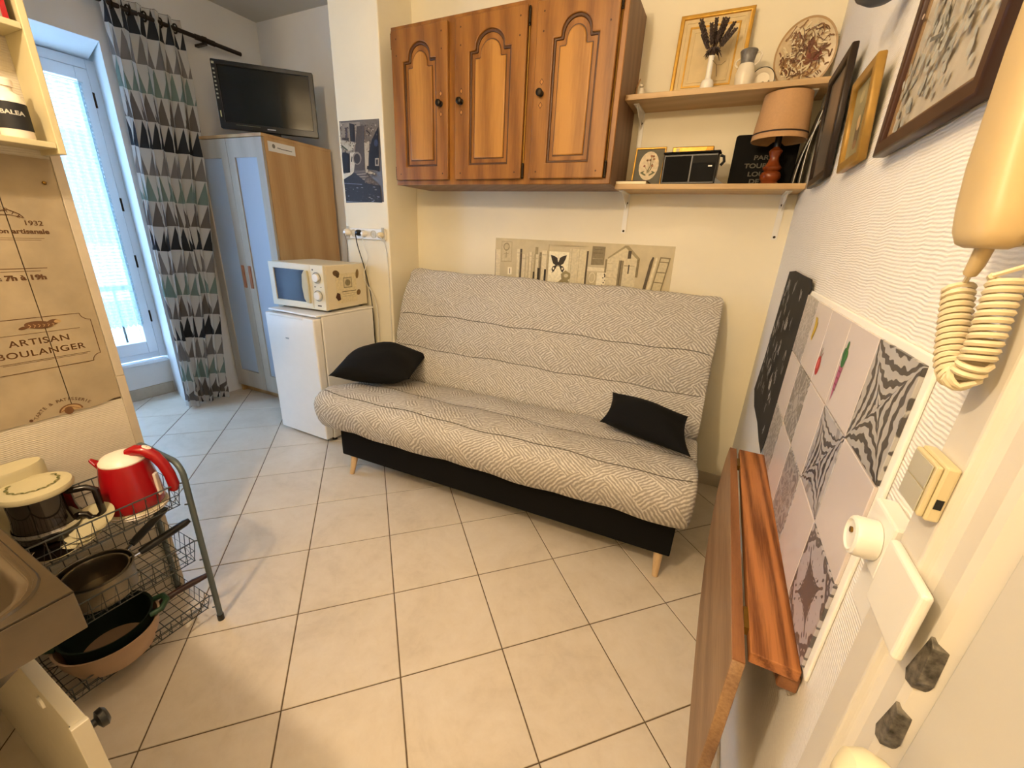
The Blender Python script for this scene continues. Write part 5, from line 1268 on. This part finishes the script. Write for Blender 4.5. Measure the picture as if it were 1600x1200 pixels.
# ------------------------------------------------------------------ curtain and rod
rod = thing('curtain_rod', 'dark wooden curtain rod above the window', 'curtain rod', (-3.6, -1.2, 2.43))
obj('pole', tube(NB(), [(-3.6, -2.35, 2.447), (-3.6, -.125, 2.447)], .013, 12), M['darkwood'], rod, smooth=True)
obj('end_sleeve', tube(NB(), [(-3.6, -.42, 2.447), (-3.6, -.30, 2.447)], .0165, 12), M['darkwood'], rod, smooth=True)
bm = NB(); box(bm, -3.698, -3.59, -.375, -.355, 2.418, 2.432); tube(bm, [(-3.6, -.377, 2.447), (-3.6, -.353, 2.447)], .020, 12); obj('bracket', bm, M['darkwood'], rod)
def curtain_mat():
    k = NT('triangle_curtain'); k.set(.9, 0, .1)
    uv = k.n('ShaderNodeUVMap'); sep = k.n('ShaderNodeSeparateXYZ'); k.put(sep.inputs[0], uv.outputs[0])
    u, v = sep.outputs[0], sep.outputs[1]          # metres across the cloth, rows from the floor up
    row = k.math('FLOOR', v); fv = k.math('FRACT', v)
    sh = k.math('FRACT', k.math('MULTIPLY', row, .37))
    tri = k.math('MULTIPLY', k.math('ABSOLUTE', k.math('SUBTRACT', k.math('FRACT', k.math('ADD', k.math('MULTIPLY', u, 1 / .074), sh)), .5)), 2.0)
    msk = k.math('LESS_THAN', tri, k.math('MULTIPLY', k.math('SUBTRACT', 1.0, fv), .97))
    c4 = k.math('DIVIDE', k.math('MODULO', k.math('ADD', row, 400.5), 4.0), 4.0)
    rc = k.ramp(c4, [(0, srgb('3d4147')), (.25, srgb('76706c')), (.5, srgb('84988f')), (.75, srgb('8b8784'))], 'CONSTANT')
    n = k.noise(k.tc(), 350, 3)
    cc = k.mix(msk, srgb('d9d8d4'), rc)
    k.base(cc); k.bump(n, .25, .001)
    tr = k.n('ShaderNodeBsdfTranslucent'); k.put(tr.inputs[0], cc); mx = k.n('ShaderNodeMixShader'); mx.inputs[0].default_value = .28
    k.t.links.new(k.b.outputs[0], mx.inputs[1]); k.t.links.new(tr.outputs[0], mx.inputs[2]); k.t.links.new(mx.outputs[0], k.out.inputs[0])
    return k.m
cu = thing('curtain', 'grey and green triangle patterned curtain gathered beside the window', 'curtain', (-3.6, -.75, 0))
bm = NB(); uvl = bm.loops.layers.uv.new('uv'); NU, NVv = 150, 60; grid = []
ROWH = .1525; ZREF = 2.345            # bottom of the first dark row
for j in range(NVv + 1):
    z = .012 + (2.50 - .012) * j / NVv; q = (z - .012) / 2.488; row = []; uacc = 0; prev = None
    for i in range(NU + 1):
        s_ = i / NU
        y0 = -.955 + (-.905 + .955) * q; y1 = -.655 + (-.495 + .655) * min(1, q * 1.15)
        if z < .7: y1 += -.02 * math.sin((.7 - z) * 3)
        y = y0 + (y1 - y0) * s_
        ph_ = s_ * 2 * math.pi * 5.2
        amp = .036 - .012 * q
        x = -3.605 + amp * math.sin(ph_ + .5 * math.sin(z * 1.3)) + .008 * math.sin(3.1 * z + 9 * s_) - .02 * (1 - q) ** 2
        y += .016 * math.sin(2 * ph_ + .6) * (1 - .5 * q) + .006 * math.sin(4 * z + s_ * 7)
        if z < .12: x += .012 * math.sin(s_ * 40); 
        p = Vector((x, y, z + .010 * math.sin(ph_ * .5 + 1) * (1 - q)))
        if prev is not None: uacc += (p - prev).length
        prev = p; row.append((bm.verts.new(p), uacc * (1.0)))
    grid.append(row)
def vrow(z): return (z - ZREF) / ROWH
for j in range(NVv):
    for i in range(NU):
        ids = ((j, i), (j, i + 1), (j + 1, i + 1), (j + 1, i))
        f_ = bm.faces.new([grid[a][b][0] for a, b in ids])
        for lp_, (a, b) in zip(f_.loops, ids): lp_[uvl].uv = (grid[a][b][1], vrow(.012 + 2.488 * a / NVv))
co = obj('cloth', bm, curtain_mat(), cu, smooth=2, recalc=False)
for k in range(5):
    y = -.895 + .4 * (k + .5) / 5
    bm = NB(); tube(bm, [(-3.6 + .024 * math.cos(a), y, 2.447 + .024 * math.sin(a)) for a in [2 * math.pi * q / 20 for q in range(20)]], .0045, 8, closed=True)
    obj('eyelet', bm, M['iron'], cu, smooth=True)

# ------------------------------------------------------------------ the lamp over the sink and an added fill light
def bulb_mat(name, power, r, col):
    k = NT(name); k.t.nodes.remove(k.b); e = k.n('ShaderNodeEmission'); e.inputs[0].default_value = col; e.inputs[1].default_value = power / (4 * math.pi ** 2 * r * r)
    k.t.links.new(e.outputs[0], k.out.inputs[0]); return k.m
for nm, lab, loc, pw, r_, col in (('pendant_lamp', 'bare bulb pendant lamp hanging over the sink', KITCHEN_LAMP, KITCHEN_POWER, KITCHEN_R, KITCHEN_COL),
                                  ('fill_lamp', 'added unseen fill light globe under the middle of the ceiling', FILL_LAMP, FILL_POWER, FILL_R, FILL_COL)):
    t = thing(nm, lab, 'lamp', loc)
    bm = NB(); bmesh.ops.create_uvsphere(bm, u_segments=24, v_segments=14, radius=r_); obj('bulb', bm, bulb_mat(nm + '_light', pw, r_, col), t, smooth=2, world=False)
    obj('holder', tube(NB(), [(0, 0, r_ * .9), (0, 0, r_ + .05)], .02, 12), M['white'], t, smooth=True, world=False)
    obj('cord', tube(NB(), [(0, 0, r_ + .05), (0, 0, H - loc[2] - .03)], .004, 8), M['white'], t, smooth=True, world=False)
    obj('ceiling_rose', tube(NB(), [(0, 0, H - loc[2] - .03), (0, 0, H - loc[2] - .001)], .04, 16), M['white'], t, smooth=True, world=False)
